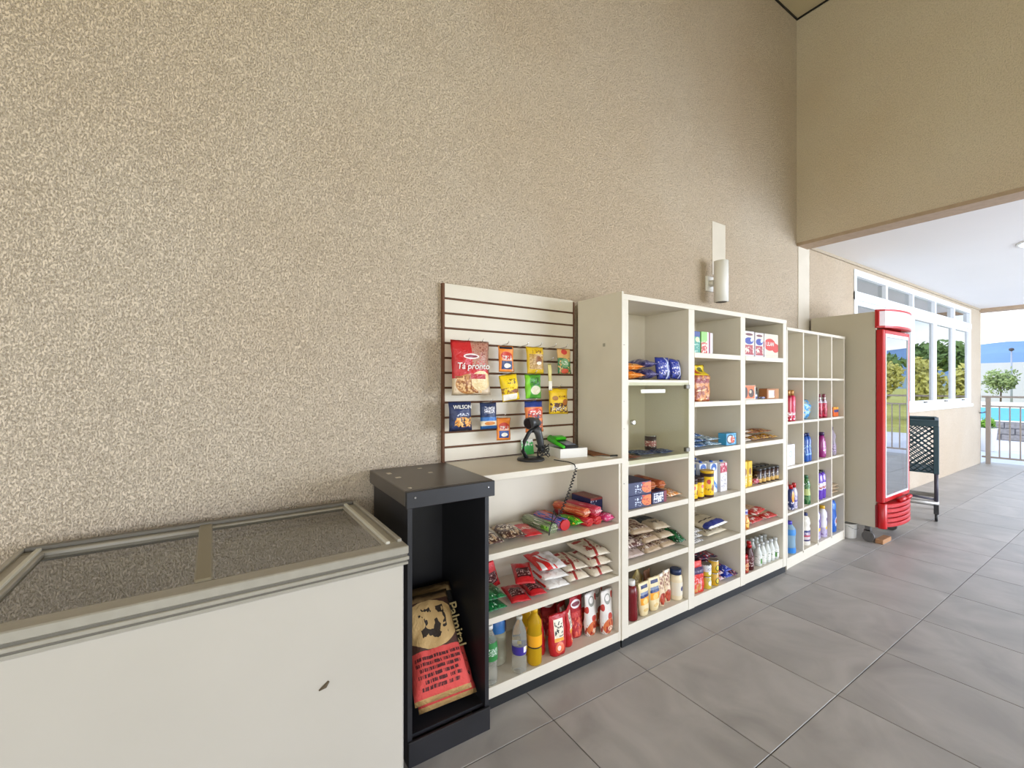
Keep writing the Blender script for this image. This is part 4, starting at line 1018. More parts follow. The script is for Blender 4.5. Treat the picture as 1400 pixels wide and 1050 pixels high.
bottle('vinegar_bottle', 'clear ribbed bottle with small purple label', PET, clear, (.0145, .242, .256, pet('clear_cap', '#e7e4d6', .4)), (1.155, 1.712, Z3), labels=((.085, .125, P('purple_label', '#3d2f8d', (('r', .5, .75, .3, 1, '#e9e2ee'), ('r', .7, .85, .5, .9, '#e6d24a')), .35)),))
OIL = [(0.030, 0), (0.036, .008), (0.036, .07), (0.034, .08), (0.036, .09), (0.036, .15), (0.033, .165), (0.036, .18), (0.034, .205), (0.016, .235), (0.014, .25)]
ob = bottle('oil_bottle', 'yellow cooking oil bottle with orange label, at the front', OIL, oilm, (.016, .248, .262, base_mat('cap_yellow', '#e0b020', .4)), (1.247, 1.718, Z3), labels=((.085, .145, P('orange_label', '#f0a820', (('r', 0, 1, 0, .12, '#3a2a1c'),), .35)),))
dup(ob, 'yellow cooking oil bottle standing behind the first one', (1.262, 1.81, Z3), (0, 0, R(160)))
dup(ob, 'yellow cooking oil bottle at the back left of the sauce pouches', (1.355, 1.90, Z3), (0, 0, R(120)))
ket = P('ketchup_pouch', '#b5161d', (('r', .24, .76, .38, .86, '#eae2cc'), ('s', .28, .72, .45, .8, '#3b3a35', 9, 16, .53), ('r', .24, .76, .34, .42, '#e9a236'), ('e', .5, .2, .24, .13, '#e2704c'), ('e', .45, .2, .1, .06, '#f4d9c6')), .28, .25)
sp_ = lambda t, m_, z=.2: obj('spout', LT([(.008, z), (.008, z + .012)], 10), m_, t)
bag('ketchup_pouch', 'red ketchup pouch with cream label facing the front', ket, .105, .20, .055, (1.385, 1.715, Z3 + .001), (0, 0, R(-4)), kind='doy', seed=51, cat='pouch')
bag('ketchup_pouch', 'red ketchup pouch turned sideways left of the cream-labelled one', ket, .095, .20, .05, (1.325, 1.775, Z3), (0, 0, R(62)), kind='doy', seed=52, cat='pouch')
bag('ketchup_pouch', 'red ketchup pouch right of the cream-labelled one', ket, .09, .195, .05, (1.482, 1.748, Z3 + .001), (0, 0, R(38)), kind='doy', seed=53, cat='pouch')
rp = P('red_sauce_pouch', '#a51c25', (('e', .45, .8, .36, .1, '#e6ddde'), ('e', .45, .8, .3, .05, '#7c2a3a'), ('s', 0, 1, 0, .5, '#d6604c', 6, 8, .55), ('r', .1, .9, .5, .62, '#c23a36')), .28, .3)
bag('sauce_pouch', 'dark red sauce pouch with white oval logo', rp, .095, .215, .05, (1.566, 1.785, Z3), (0, 0, R(5)), kind='doy', seed=54, cat='pouch')
bag('sauce_pouch', 'dark red sauce pouch behind the ketchup pouches', rp, .10, .205, .045, (1.46, 1.88, Z3), (0, 0, R(-8)), kind='doy', seed=55, cat='pouch')
bag('sauce_pouch', 'red sauce pouch wedged between the ketchup and the white pouches', ket, .085, .18, .045, (1.505, 1.83, Z3), (0, 0, R(20)), kind='doy', seed=56, cat='pouch')
wp = P('white_tomato_pouch', '#dcd6cf', (('e', .5, .78, .26, .12, '#8a8a80'), ('e', .5, .8, .18, .07, '#dcd6cf'), ('e', .1, .62, .12, .08, '#b23227'), ('e', .92, .84, .12, .08, '#b23227'), ('e', .6, .38, .2, .08, '#b5382a'), ('e', .5, .17, .42, .17, '#c9683a'), ('e', .55, .12, .18, .07, '#e8cbb0'), ('s', 0, 1, .02, .3, '#9d2f22', 7, 7, .57)), .3, .2)
bag('tomato_pouch', 'white tomato sauce pouch left of the last one', wp, .092, .225, .05, (1.645, 1.755, Z3), (0, 0, R(8)), kind='doy', seed=57, cat='pouch')
bag('tomato_pouch', 'white tomato sauce pouch at the right front corner', wp, .095, .23, .05, (1.732, 1.722, Z3), (0, 0, R(6)), kind='doy', seed=58, cat='pouch')
bag('tomato_pouch', 'white tomato sauce pouch behind, top fold above the right one', wp, .095, .24, .045, (1.732, 1.80, Z3), (0, 0, R(4)), kind='doy', seed=59, cat='pouch')
bag('tomato_pouch', 'white tomato sauce pouch behind, top fold above the left one', wp, .09, .24, .045, (1.645, 1.84, Z3), (0, 0, R(-5)), kind='doy', seed=60, cat='pouch')

# ------------------------------------------------------------------ charcoal bags in the black cabinet
ch2 = P('charcoal_bag_front_print', '#4a2d22', (('r', 0, 1, .02, .42, '#d04a44'), ('s', .10, .90, .34, .37, '#4a1518', 60, 3, .42), ('s', .10, .90, .29, .32, '#4a1518', 75, 3, .45), ('s', .14, .86, .24, .27, '#4a1518', 70, 3, .44), ('s', .10, .80, .19, .22, '#4a1518', 80, 3, .46), ('s', .2, .86, .14, .17, '#4a1518', 70, 3, .45), ('s', .14, .8, .09, .12, '#4a1518', 75, 3, .45), ('r', 0, 1, 0, .04, '#b9935c'), ('e', .5, .66, .5, .24, '#c2a06a'), ('s', .3, .78, .5, .82, '#2c2118', 7, 9, .53), ('r', 0, 1, .9, 1, '#8a6e48')), .75, .35)
ch = P('charcoal_bag_print', '#4a2d22', (('r', 0, 1, .02, .40, '#c8403c'), ('s', .08, .92, .07, .34, '#3a1c1c', 24, 30, .53), ('r', 0, 1, 0, .035, '#b9935c'), ('e', .35, .60, .36, .2, '#c2a06a'), ('s', .15, .62, .48, .78, '#2c2118', 9, 12, .55), ('r', .80, 1, .42, 1, '#1f1c19'), ('r', 0, 1, .9, 1, '#b39465')), .75, .35)
b1 = bag('charcoal_bag', 'brown and red paper charcoal bag, behind, with gold lettering down its side', ch, .255, .47, .085, (.768, 1.655, .132), (R(-40), 0, R(-2)), kind='sack', seed=61, cat='charcoal bag', wr=.010)
text('Palmital', .060, flat('gold_print', '#b9a572', 0.7), b1, (.092, -.049, .27), (R(90), R(90), 0))
b2 = bag('charcoal_bag', 'brown and red paper charcoal bag lying in front, on top of the other', ch2, .235, .40, .085, (.712, 1.575, .225), (R(-45), 0, R(-3)), kind='sack', seed=62, cat='charcoal bag', wr=.012)

# ------------------------------------------------------------------ TALL SHELF, first bay
Z = 1.471
m = P('orange_snack_wrap', '#ee8c1e', (('s', 0, 1, 0, 1, '#f7c77a', 7, 8, .56), ('s', 0, 1, 0, 1, '#b3541a', 8, 9, .62)), .3, .25)
lying('pasta_pack', 'small orange pack on the top level, lower of two', m, .15, .17, .05, 1.945, 1.695, Z, 0, seed=71, cat='pack')
lying('pasta_pack', 'small orange pack on the top level, resting on another orange pack', m, .15, .17, .045, 1.945, 1.70, Z + .052, -4, seed=72, cat='pack')
m = P('blue_snack_wrap', '#22359b', (('s', .1, .9, .2, .8, '#d8d4e4', 9, 10, .56), ('s', 0, 1, 0, .3, '#141e60', 6, 7, .5), ('r', .62, .74, 0, 1, '#b9c0dc')), .28, .3)
mg = P('grey_violet_wrap', '#6f6790', (('s', 0, 1, 0, 1, '#2b2d6a', 7, 8, .5), ('s', .1, .9, .2, .9, '#c9c2c8', 9, 10, .56)), .3, .3)
lying('pasta_pack', 'grey and violet pack lying behind the orange packs on the top level', mg, .115, .20, .065, 2.090, 1.70, Z, -6, seed=73, cat='pack')
lying('pasta_pack', 'grey and violet pack on top of the other grey one', mg, .115, .19, .055, 2.088, 1.71, Z + .067, -4, seed=74, cat='pack')
bag('pasta_pack', 'bright blue pack standing in the middle of the top level', m, .12, .135, .045, (2.213, 1.72, Z + .004), (R(-8), 0, R(-2)), seed=75, cat='pack')
bag('pasta_pack', 'bright blue pack standing at the right end of the top level', m, .11, .125, .045, (2.332, 1.725, Z + .007), (R(-8), R(4), R(4)), seed=76, cat='pack')
Z = 1.021
m = P('dark_can_label', '#3c2b2e', (('r', 0, 1, .35, .7, '#a05a5c'), ('s', 0, 1, .3, .8, '#d8c4bc', 10, 8, .58), ('r', 0, 1, 0, .12, '#8d8578')), .35)
can('food_can', 'dark food can with pinkish label behind the glass door', m, .036, .10, (2.262, 1.86, Z))
m = P('blue_sachet_wrap', '#1f356e', (('s', 0, 1, 0, 1, '#7f90b4', 7, 9, .58),), .3, .3)
lying('flat_sachet', 'blue flat sachet behind the glass door, left of the can', m, .13, .15, .024, 2.075, 1.72, Z + .002, -6, seed=77, cat='sachet')
lying('flat_sachet', 'blue flat sachet behind the glass door, in front of the can', m, .13, .12, .024, 2.235, 1.70, Z + .002, 4, seed=78, cat='sachet')
m = P('rust_sachet_wrap', '#7c3526', (('s', 0, 1, 0, 1, '#b9715a', 7, 9, .58),), .35, .3)
lying('flat_sachet', 'rust-brown flat sachet at the left behind the glass door', m, .12, .13, .016, 1.93, 1.70, Z, -5, seed=79, cat='sachet')
Z = .741
nb_ = P('navy_cookie_box', '#1b2250', (('e', .86, .5, .24, .42, '#d97a3a'), ('s', .6, 1, .05, .95, '#c23a2c', 8, 6, .56), ('s', .35, .62, .15, .85, '#c9d2e6', 12, 8, .56)), .35)
for k, lb in enumerate(('lower', 'upper')):
    carton('cookie_box', lb + ' navy cookie box with orange picture at the front of the third level', nb_, .20, .17, .073, (1.968, 1.70, Z + k * .074), -3)
m = P('plain_navy_box', '#20264e', (small(.1, .9, .1, .9, '#5c6690', 10),), .4)
carton('cookie_box', 'navy cookie box with a crushed corner behind the two stacked ones', m, .19, .13, .155, (1.965, 1.88, Z), 0)
m = P('orange_brown_roll', '#a8502a', (('s', 0, 1, 0, 1, '#d98f5a', 6, 8, .55),), .34)
m4 = P('cream_orange_pack', '#d98a3a', (('s', 0, 1, 0, 1, '#efdcc0', 7, 9, .5), ('s', 0, 1, 0, 1, '#8a2c2c', 7, 8, .62)), .34)
roll('biscuit_roll', 'orange-brown biscuit roll on top, nearest the cookie boxes', m, .028, .22, (2.145, 1.75, Z + .072), -4, seed=11)
roll('biscuit_roll', 'orange-brown biscuit roll on top, nearest the right divider', m, .028, .22, (2.220, 1.74, Z + .072), -6, seed=12)
carton('biscuit_box', 'small navy and white biscuit box under the orange rolls', P('navy_white_box', '#232650', (('s', .1, .75, .1, .9, '#dfe0ea', 8, 6, .48), ('r', .8, 1, 0, 1, '#7c2030')), .35), .13, .2, .068, (2.155, 1.705, Z), 0)
lying('biscuit_pack', 'cream and orange biscuit pack under the rolls at the right', m4, .13, .22, .05, 2.305, 1.705, Z, 0, seed=81, cat='biscuit pack')
Z = .441
bm_ = P('beige_bean_bag', '#cdb79b', (('s', 0, 1, .05, .6, '#6a4036', 8, 9, .52), ('r', 0, 1, .05, .16, '#8a6a5c'), ('s', 0, 1, .03, .18, '#e2d6c8', 14, 9, .5), ('e', .5, .5, .3, .16, '#8a5a4a'), ('s', .2, .8, .3, .7, '#d9c8ae', 9, 12, .55), ('r', 0, 1, .84, 1, '#5a3028'), ('r', 0, 1, 0, .12, '#b9a184')), .4, .35)
db_ = P('brown_bean_bag', '#6a4640', (('s', 0, 1, 0, 1, '#d9c9bd', 8, 10, .5), ('r', 0, 1, 0, .2, '#bda89c')), .35, .35)
gb_ = P('black_beige_bag', '#c4b296', (('r', 0, 1, .5, 1, '#3a3f42'), small(.2, .8, .2, .4, '#4a3a30', 12)), .4, .35)
T = 'of the bean bag pile in the first bay'
lying('bean_bag', 'bean bag at the bottom left ' + T, db_, .155, .25, .052, 1.945, 1.70, Z, -2, seed=82, kind='sack', cat='bean bag')
lying('bean_bag', 'bean bag at the bottom centre ' + T, bm_, .14, .25, .050, 2.110, 1.70, Z, 2, seed=83, kind='sack', cat='bean bag')
lying('bean_bag', 'bean bag at the bottom right ' + T, bm_, .13, .24, .048, 2.256, 1.71, Z, 0, seed=84, kind='sack', cat='bean bag')
lying('bean_bag', 'brown bean bag with a green patch, second layer at the left', P('brown_green_bag', '#6a4640', (('s', 0, 1, 0, 1, '#d9c9bd', 8, 10, .52), ('e', .3, .4, .3, .25, '#5d9a3a')), .35, .35), .155, .24, .05, 1.945, 1.71, Z + .054, -5, seed=85, kind='sack', cat='bean bag')
lying('bean_bag', 'beige bean bag in the centre of the second layer', bm_, .135, .24, .048, 2.108, 1.715, Z + .055, -2, seed=86, kind='sack', cat='bean bag')
lying('bean_bag', 'beige bean bag at the right of the second layer', gb_, .125, .23, .046, 2.250, 1.72, Z + .053, -2, seed=87, kind='sack', cat='bean bag')
lying('bean_bag', 'beige bean bag with brown print lying on top, turned slightly', bm_, .165, .24, .052, 2.045, 1.73, Z + .110, -9, seed=88, kind='sack', cat='bean bag')
lying('bean_bag', 'beige bean bag with black upper half, on top at the right', gb_, .13, .24, .048, 2.222, 1.735, Z + .106, -8, seed=89, kind='sack', cat='bean bag')
lying('bean_bag', 'dark brown bean bag behind, on top at the left', db_, .11, .16, .05, 1.925, 1.85, Z + .107, 0, seed=90, kind='sack', cat='bean bag')
gm = P('green_bag_print', '#1d6b3c', (('s', 0, 1, 0, 1, '#0e3d20', 6, 7, .52), ('s', 0, 1, 0, 1, '#dfeee2', 8, 9, .66)), .25, .4)
bag('green_bag', 'dark green shiny bag drooping at the right end of the bean bag pile', gm, .12, .24, .06, (2.356, 1.69, Z + .040), (R(-80), R(0), R(0)), seed=91, cat='bag', wr=.014).scale = (.56, 1, 1)
Z = .116
kp = [(0.030, 0), (0.034, .008), (0.033, .05), (0.030, .1), (0.033, .15), (0.028, .18), (0.016, .195)]
bottle('ketchup_bottle', 'dark red ketchup bottle with round white cap', kp, flat('ketchup_red', '#6e1218', .2), (.019, .193, .222, M_white), (1.925, 1.715, Z))
my = P('mayo_pouch', '#e6d2a4', (('r', .2, .8, .80, .90, '#24305e'), ('r', .16, .84, .62, .70, '#7c88a0'), ('r', .14, .86, .54, .62, '#2a3a6e'), ('r', .14, .86, .34, .54, '#efa22e'), ('e', .5, .42, .2, .09, '#f4c877'), ('e', .5, .18, .2, .05, '#d8b877')), .3, .2)
bag('mayonnaise_pouch', 'cream mayonnaise pouch with navy and orange print, next to the ketchup bottle', my, .088, .19, .04, (2.018, 1.71, Z + .001), (0, 0, R(3)), kind='doy', seed=92, cat='pouch', flare=.3)
bag('mayonnaise_pouch', 'cream mayonnaise pouch with navy and orange print, in the middle of the row', my, .088, .195, .04, (2.114, 1.715, Z + .001), (0, 0, R(-3)), kind='doy', seed=93, cat='pouch', flare=.3)
bag('mayonnaise_pouch', 'yellow pouch lying tilted behind the mayonnaise pouches', P('yellow_pouch', '#d8c27c', (small(.1, .9, .3, .7, '#a08a4a'),), .35, .2), .09, .17, .035, (2.04, 1.83, Z + .045), (R(-10), R(48), 0), seed=94, cat='pouch')
tp2 = P('sauce_pouch_print', '#e0c8a8', (('s', .1, .9, .5, .95, '#7a3a28', 7, 12, .52), ('e', .5, .22, .4, .18, '#b8452a'), ('s', 0, 1, .04, .4, '#7c241c', 8, 8, .58), ('r', .2, .8, .9, 1, '#efe6d6')), .3, .2)
bag('sauce_pouch', 'slim cream and red sauce pouch, left of its pair', tp2, .062, .19, .04, (2.196, 1.73, Z), (0, 0, R(4)), kind='doy', seed=95, cat='pouch')
bag('sauce_pouch', 'slim cream and red sauce pouch next to the mayonnaise bottle', tp2, .062, .195, .04, (2.262, 1.74, Z), (0, 0, R(0)), kind='doy', seed=96, cat='pouch')
bag('sauce_pouch', 'brown sauce pouch standing behind the slim pair', P('brown_sauce', '#8a5a3a', (small(.2, .8, .3, .7, '#d8b890'),), .35, .2), .07, .18, .04, (2.19, 1.83, Z), (0, 0, R(6)), kind='doy', seed=97, cat='pouch')
bottle('mayonnaise_bottle', 'squat cream mayonnaise bottle with dark blue cap', [(0.036, 0), (0.040, .008), (0.040, .12), (0.036, .145), (0.028, .155)], flat('mayo_cream', '#e6d6b4', .35), (.034, .153, .185, base_mat('cap_navy', '#1e2f55', .4)), (2.345, 1.735, Z), labels=((.03, .11, P('cream_label', '#e2d9c6', (('e', .6, .5, .15, .18, '#3f3f6a'),), .4)),))

# ------------------------------------------------------------------ TALL SHELF, second bay
Z = 1.646
carton('tea_box', 'teal and navy box on the top level of the second bay', P('teal_box', '#2f8f7c', (('r', 0, 1, .75, 1, '#1f3a86'), ('e', .6, .62, .3, .12, '#cfd8a0'), ('s', 0, 1, 0, .6, '#bfe0d0', 6, 7, .6)), .4), .072, .12, .135, (2.495, 1.69, Z), 0)
carton('tea_box', 'green and red box with white stripe, between two other boxes', P('green_red_box', '#8ec46a', (('r', 0, 1, 0, .5, '#c23a34'), ('s', 0, 1, 0, .6, '#efd8c8', 6, 7, .56), ('r', .82, 1, 0, 1, '#efeee6')), .4), .078, .12, .138, (2.582, 1.69, Z), 0)
carton('tea_box', 'narrow white and pink box at the right of the three small boxes', P('white_pink_box', '#e6e0ea', (('r', 0, .3, 0, 1, '#a04a6e'),), .4), .045, .12, .135, (2.655, 1.695, Z), 4)
Z = 1.336
br = P('bread_bag_print', '#9a4a2a', (('r', 0, 1, .70, 1, '#e2c41c'), ('r', .2, .48, .74, .96, '#b3301c'), ('e', .72, .86, .14, .07, '#5f5a1c'), ('s', 0, 1, .0, .7, '#d38a4e', 6, 6, .52), ('e', .5, .55, .5, .06, '#8c1f1c'), ('s', 0, 1, .0, .6, '#e9c08c', 5, 9, .62)), .28, .3)
bag('bread_bag', 'brown bread bag with yellow header in the second bay', br, .205, .24, .13, (2.585, 1.765, Z), (0, 0, R(3)), kind='loaf', seed=101, cat='bread bag')
Z = 1.031
ib = P('blue_silver_wrap', '#2d5f9c', (('s', 0, 1, 0, 1, '#c9dcec', 7, 5, .52), ('s', 0, 1, 0, 1, '#122a66', 6, 6, .6)), .25, .35)
ig = P('silver_wrap', '#8fb0c2', (('s', 0, 1, 0, 1, '#eaf2f6', 7, 5, .52), ('s', 0, 1, 0, 1, '#1d4a72', 6, 6, .6)), .25, .35)
for k in range(3):
    lying('milk_powder_sachet', ('lowest', 'middle', 'topmost')[k] + ' blue and silver sachet at the left of the second bay', ib, .16, .20, .030, 2.545, 1.70 + .01 * k, Z + .032 * k, -3 * k, seed=102 + k, cat='sachet')
for k in range(2):
    lying('milk_powder_sachet', ('lower', 'upper')[k] + ' silver sachet right of the blue and silver ones', ig, .15, .20, .030, 2.715, 1.70 + .01 * k, Z + .032 * k, 3 * k - 4, seed=106 + k, cat='sachet')
carton('wafer_box', 'light blue box with orange and brown round picture', P('light_blue_box', '#3f97c4', (('e', .38, .5, .36, .40, '#3a3f4e'), ('e', .38, .5, .25, .28, '#d8d8d8'), ('e', .62, .45, .22, .3, '#c8502c'), ('s', .6, 1, 0, 1, '#bfe2f2', 8, 8, .58)), .35), .12, .06, .08, (2.90, 1.70, Z), 0)
Z = .711
mk = P('milk_carton_print', '#dfe3ea', (('e', .5, .86, .4, .13, '#2a5cab'), ('e', .5, .80, .2, .06, '#e6eaf0'), ('e', .5, .58, .3, .1, '#f4f4f4'), ('d', .4, 1, .48, .64, '#3f83cc'), ('s', 0, 1, 0, .3, '#b9c0cc', 8, 14, .6)), .3)
mkd = P('milk_carton_blue', '#254f92', (('e', .5, .7, .35, .14, '#4f86cc'), ('s', 0, 1, 0, 1, '#e2e8f0', 6, 10, .6)), .3)
mr = P('milk_carton_red', '#dcd7d9', (('r', 0, 1, .66, 1, '#b52a4a'), ('s', 0, 1, .66, 1, '#efd8dc', 7, 9, .56), ('s', .1, .9, .1, .6, '#9a98a8', 8, 14, .58)), .3)
g_ = 'milk cartons of the second bay'
xs = (2.505, 2.592, 2.679, 2.766)
for k, x in enumerate(xs):
    carton('milk_carton', ('blue milk carton behind the yellow tins, nearest the left divider', 'second milk carton from the left, blue with a white top', 'white and blue milk carton just right of the yellow tins', 'white and blue milk carton left of the red and white carton')[k], mkd if k < 2 else mk, .078, .085, .20, (x, 1.79 if k < 2 else 1.767 if k == 2 else 1.745, Z), 0, group=g_, cat='carton', top=gable)
carton('milk_carton', 'red and white milk carton at the right end of the row', mr, .078, .085, .195, (2.868, 1.735, Z), 0, group=g_, cat='carton', top=gable)
for k, x in enumerate(xs[2:]): carton('milk_carton', ('blue-topped milk carton hidden behind the white ones, left', 'blue-topped milk carton hidden behind the white ones, right')[k], mkd, .078, .085, .20, (x, 1.87, Z), 0, group=g_, cat='carton', top=gable)
yc = P('yellow_tin_print', '#efc412', (('r', 0, 1, 0, .10, '#4a2a1c'), ('r', 0, 1, .86, 1, '#3c2418'), ('e', .3, .65, .14, .1, '#c63a2a'), ('e', .62, .4, .12, .14, '#8a4a1c'), ('s', .1, .9, .2, .5, '#7a4a18', 8, 8, .6)), .35)
M_brownlid = flat('dark_brown_lid', '#3a241a', .5)
can('cocoa_tin', 'small yellow cocoa tin nearest the left divider', yc, .036, .122, (2.492, 1.725, Z), lidmat=M_brownlid)
can('cocoa_tin', 'small yellow cocoa tin between the other two yellow tins', yc, .036, .124, (2.568, 1.73, Z), lidmat=M_brownlid, yaw=20)
can('cocoa_tin', 'tall yellow cocoa tin in front of the milk cartons', yc, .042, .158, (2.652, 1.722, Z), lidmat=base_mat('cap_yellow', '#e0b020', .4), yaw=-15)
Z = .421
fb = P('beige_blue_flour', '#cfc0a2', (('r', .0, 1, .0, .20, '#25317e'), ('r', 0, 1, 0, .05, '#e9e6e0'), ('r', .08, .92, .30, .34, '#5a4a3a'), ('s', .15, .85, .55, .8, '#5a5048', 9, 14, .54)), .5, .25)
lying('flour_sack', 'large beige flour sack with blue lower edge, on top', fb, .24, .285, .055, 2.76, 1.70, Z + .053, 5, seed=111, kind='sack', cat='flour sack')
lying('flour_sack', 'beige flour sack underneath the blue-edged one', P('plain_beige_flour', '#cbbd9f', (small(.1, .9, .1, .4, '#7a6a50', 14),), .5, .25), .24, .26, .047, 2.77, 1.72, Z + .001, 2, seed=112, kind='sack', cat='flour sack')
ws = P('white_grey_pack', '#cfcac4', (('s', 0, 1, 0, 1, '#7c7672', 7, 8, .52), ('s', 0, 1, 0, 1, '#f0eeea', 8, 9, .58)), .35, .35)
for k in range(3): lying('grey_white_pack', ('lowest', 'middle', 'topmost')[k] + ' crumpled white and grey pack at the left of the second bay', ws, .12, .15, .030, 2.530, 1.70 + .008 * k, Z + .03 * k, 4 - 5 * k, seed=113 + k, cat='pack')
Z = .116
rb = P('red_orange_bag', '#d8352a', (('r', 0, 1, .62, .80, '#3a2050'), ('s', 0, .8, .1, .6, '#e0a0a4', 7, 8, .54), ('s', 0, .7, 0, .3, '#c88a4a', 8, 8, .5)), .28, .3)
bag('red_bag', 'bright red bag with violet band, at the left of the bottom level', rb, .12, .19, .07, (2.530, 1.73, Z), (0, 0, R(-10)), kind='loaf', seed=121, cat='bag')
bag('red_bag', 'bright red bag standing just behind the first red bag', rb, .12, .185, .05, (2.548, 1.83, Z), (0, 0, R(-6)), kind='loaf', seed=122, cat='bag')
can('corn_can', 'white and yellow can stacked on another can', P('white_yellow_can', '#d9d9dc', (('r', 0, 1, 0, .42, '#c9b83a'), ('e', .45, .3, .2, .16, '#f4f4ee'), small(.1, .9, .5, .8, '#4a4a6a')), .35), .032, .075, (2.640, 1.72, Z + .079))
can('corn_can', 'white and yellow can underneath the other can', P('yellow_lower_can', '#c7b13a', (('e', .5, .5, .25, .25, '#e9e9e0'), small(.1, .9, .6, .9, '#3a4a2a')), .35), .032, .075, (2.640, 1.72, Z))
can('corn_can', 'golden yellow can stacked on another golden can', P('gold_can', '#c99a1c', (('e', .5, .4, .28, .28, '#2f4a2a'), ('e', .5, .4, .2, .2, '#e2c84a')), .35), .032, .080, (2.722, 1.72, Z + .084))
can('corn_can', 'golden yellow can underneath the other golden can', MATS['gold_can'], .032, .080, (2.722, 1.72, Z))
jm = P('dark_red_blue_wrap', '#3a2c4a', (('s', 0, 1, 0, 1, '#b52a3a', 6, 7, .54), ('s', 0, 1, 0, 1, '#d8dcea', 7, 8, .62)), .3, .3)
bm2 = P('blue_red_pack', '#2338a0', (('r', .3, .7, .5, 1, '#c8262c'), ('s', 0, 1, 0, 1, '#e2e4f0', 7, 8, .62)), .3, .3)
wr_ = P('white_red_pack', '#d8ccca', (('s', 0, 1, 0, 1, '#b0303a', 7, 8, .52),), .35, .3)
lying('small_pack', 'white and red small pack next to the golden cans', wr_, .06, .11, .035, 2.790, 1.70, Z, 0, seed=123, cat='pack')
lying('small_pack', 'white and red small pack on top of the other white and red one', wr_, .06, .11, .033, 2.792, 1.705, Z + .037, 4, seed=124, cat='pack')
lying('small_pack', 'blue pack with red square at the bottom right', bm2, .085, .12, .04, 2.868, 1.695, Z, 0, seed=125, cat='pack')
lying('small_pack', 'blue pack with red square on top of another one', bm2, .08, .12, .038, 2.864, 1.70, Z + .042, -6, seed=126, cat='pack')
lying('small_pack', 'dark wine-red pack in front of the divider', jm, .055, .12, .038, 2.944, 1.69, Z, 0, seed=127, cat='pack')
for k in range(3): lying('jelly_pack', ('lowest', 'middle', 'topmost')[k] + ' dark wine-red pack at the back, behind the blue packs', jm, .17, .15, .038, 2.865, 1.84, Z + .04 * k, -5 * k, seed=128 + k, cat='pack')

# ------------------------------------------------------------------ TALL SHELF, third bay
Z = 1.646
ca = P('cereal_box_blue', '#cfc8cf', (('r', .06, .94, .06, .94, '#ddd2c2'), ('e', .5, .62, .42, .14, '#22399c'), ('e', .75, .66, .12, .07, '#cfe0ee'), ('s', .06, .94, .06, .45, '#a8283c', 6, 6, .46), ('r', .06, .94, .06, .12, '#a3202e'), ('e', .5, .88, .36, .05, '#6a3040')), .35)
def spine(mat): 
    def f(t, w, d, h): obj('top_flap', B(-w / 2 + .001, w / 2 - .001, .001, d - .001, h, h + .0012), mat, t)
    return f
carton('cereal_box', 'blue, red and white box at the left of the top level in the third bay', ca, .135, .06, .175, (3.105, 1.69, Z), 0, top=spine(M_white))
carton('cereal_box', 'blue, red and white box between its twin and the red-ribbon box', ca, .115, .06, .172, (3.243, 1.69, Z), 0, top=spine(M_white))
cb = P('cereal_box_red', '#d8ccba', (('e', .38, .55, .42, .26, '#c8281e'), ('e', .80, .42, .26, .20, '#c8281e'), ('r', 0, .05, 0, 1, '#e9e6ea'), ('r', 0, 1, .08, .10, '#c9b8a8')), .35)
c3 = carton('cereal_box', 'cream box with a red ribbon shape and white letters', cb, .195, .06, .172, (3.412, 1.69, Z), 0, top=spine(M_white))
text('LILAN', .040, M_white, c3, (-.02, -.001, .098), (R(90), 0, 0))
Z = 1.338
carton('gelatin_box', 'orange box with dark brown picture and white frame', P('orange_brown_box', '#d9682c', (('r', 0, 1, 0, .06, '#efe6da'), ('r', .92, 1, 0, 1, '#efe6da'), ('r', 0, 1, .92, 1, '#d97a4a'), ('e', .15, .5, .16, .38, '#3a2218'), ('e', .62, .45, .24, .30, '#4a3026'), ('e', .55, .55, .1, .12, '#c9b8a0')), .35), .15, .06, .10, (3.115, 1.69, Z), 0, top=spine(M_white))
can('small_jar', 'small dark jar with blue label behind the two boxes', P('dark_blue_jar', '#3a3a30', (('r', 0, 1, 0, .5, '#c4c8d8'), ('r', 0, 1, .05, .3, '#23307a')), .35), .026, .07, (3.235, 1.73, Z), cat='jar', lidmat=M_brownlid)
lying('blue_sachet', 'small blue and white sachet in front of the small dark jar', P('blue_white_sachet', '#3a4aa0', (('s', 0, 1, 0, 1, '#e2e6f4', 6, 7, .5),), .3, .3), .05, .035, .02, 3.295, 1.683, Z, 0, seed=131, cat='sachet')
carton('gelatin_box', 'brown and cream box at the right of the second level', P('brown_cream_box', '#a86a3c', (('r', .12, .62, .1, .85, '#ead6c4'), ('e', .38, .5, .2, .25, '#f4e8e2'), ('r', .56, .60, .3, .8, '#7a4a80'), ('r', .72, 1, 0, 1, '#b57a44')), .35), .17, .06, .075, (3.435, 1.69, Z), 0, top=spine(flat('brown_card', '#9a6238', .5)))
Z = 1.031
wpk = P('white_lace_pack', '#ddd2c2', (('s', 0, 1, 0, 1, '#a08a7c', 7, 8, .55), ('s', 0, 1, 0, 1, '#f4efe8', 8, 9, .58)), .35, .3)
for k in range(3): lying('noodle_pack', ('lowest', 'middle', 'topmost')[k] + ' white pack in the left stack of the third bay', wpk, .14, .15, .028, 3.11, 1.70 + .01 * k, Z + .030 * k, -4 * k, seed=132 + k, cat='noodle pack')
npk = P('yellow_red_noodle', '#d2a83c', (('s', 0, 1, 0, 1, '#8c2f1c', 6, 8, .5), ('s', 0, 1, 0, 1, '#ece2d0', 7, 8, .60)), .3, .3)
opk = P('rust_noodle', '#8a4a2a', (('s', 0, 1, 0, 1, '#d9a050', 7, 8, .55),), .3, .3)
lying('noodle_pack', 'yellow and red pack next to the white stack', npk, .11, .14, .035, 3.245, 1.70, Z, 3, seed=135, cat='noodle pack')
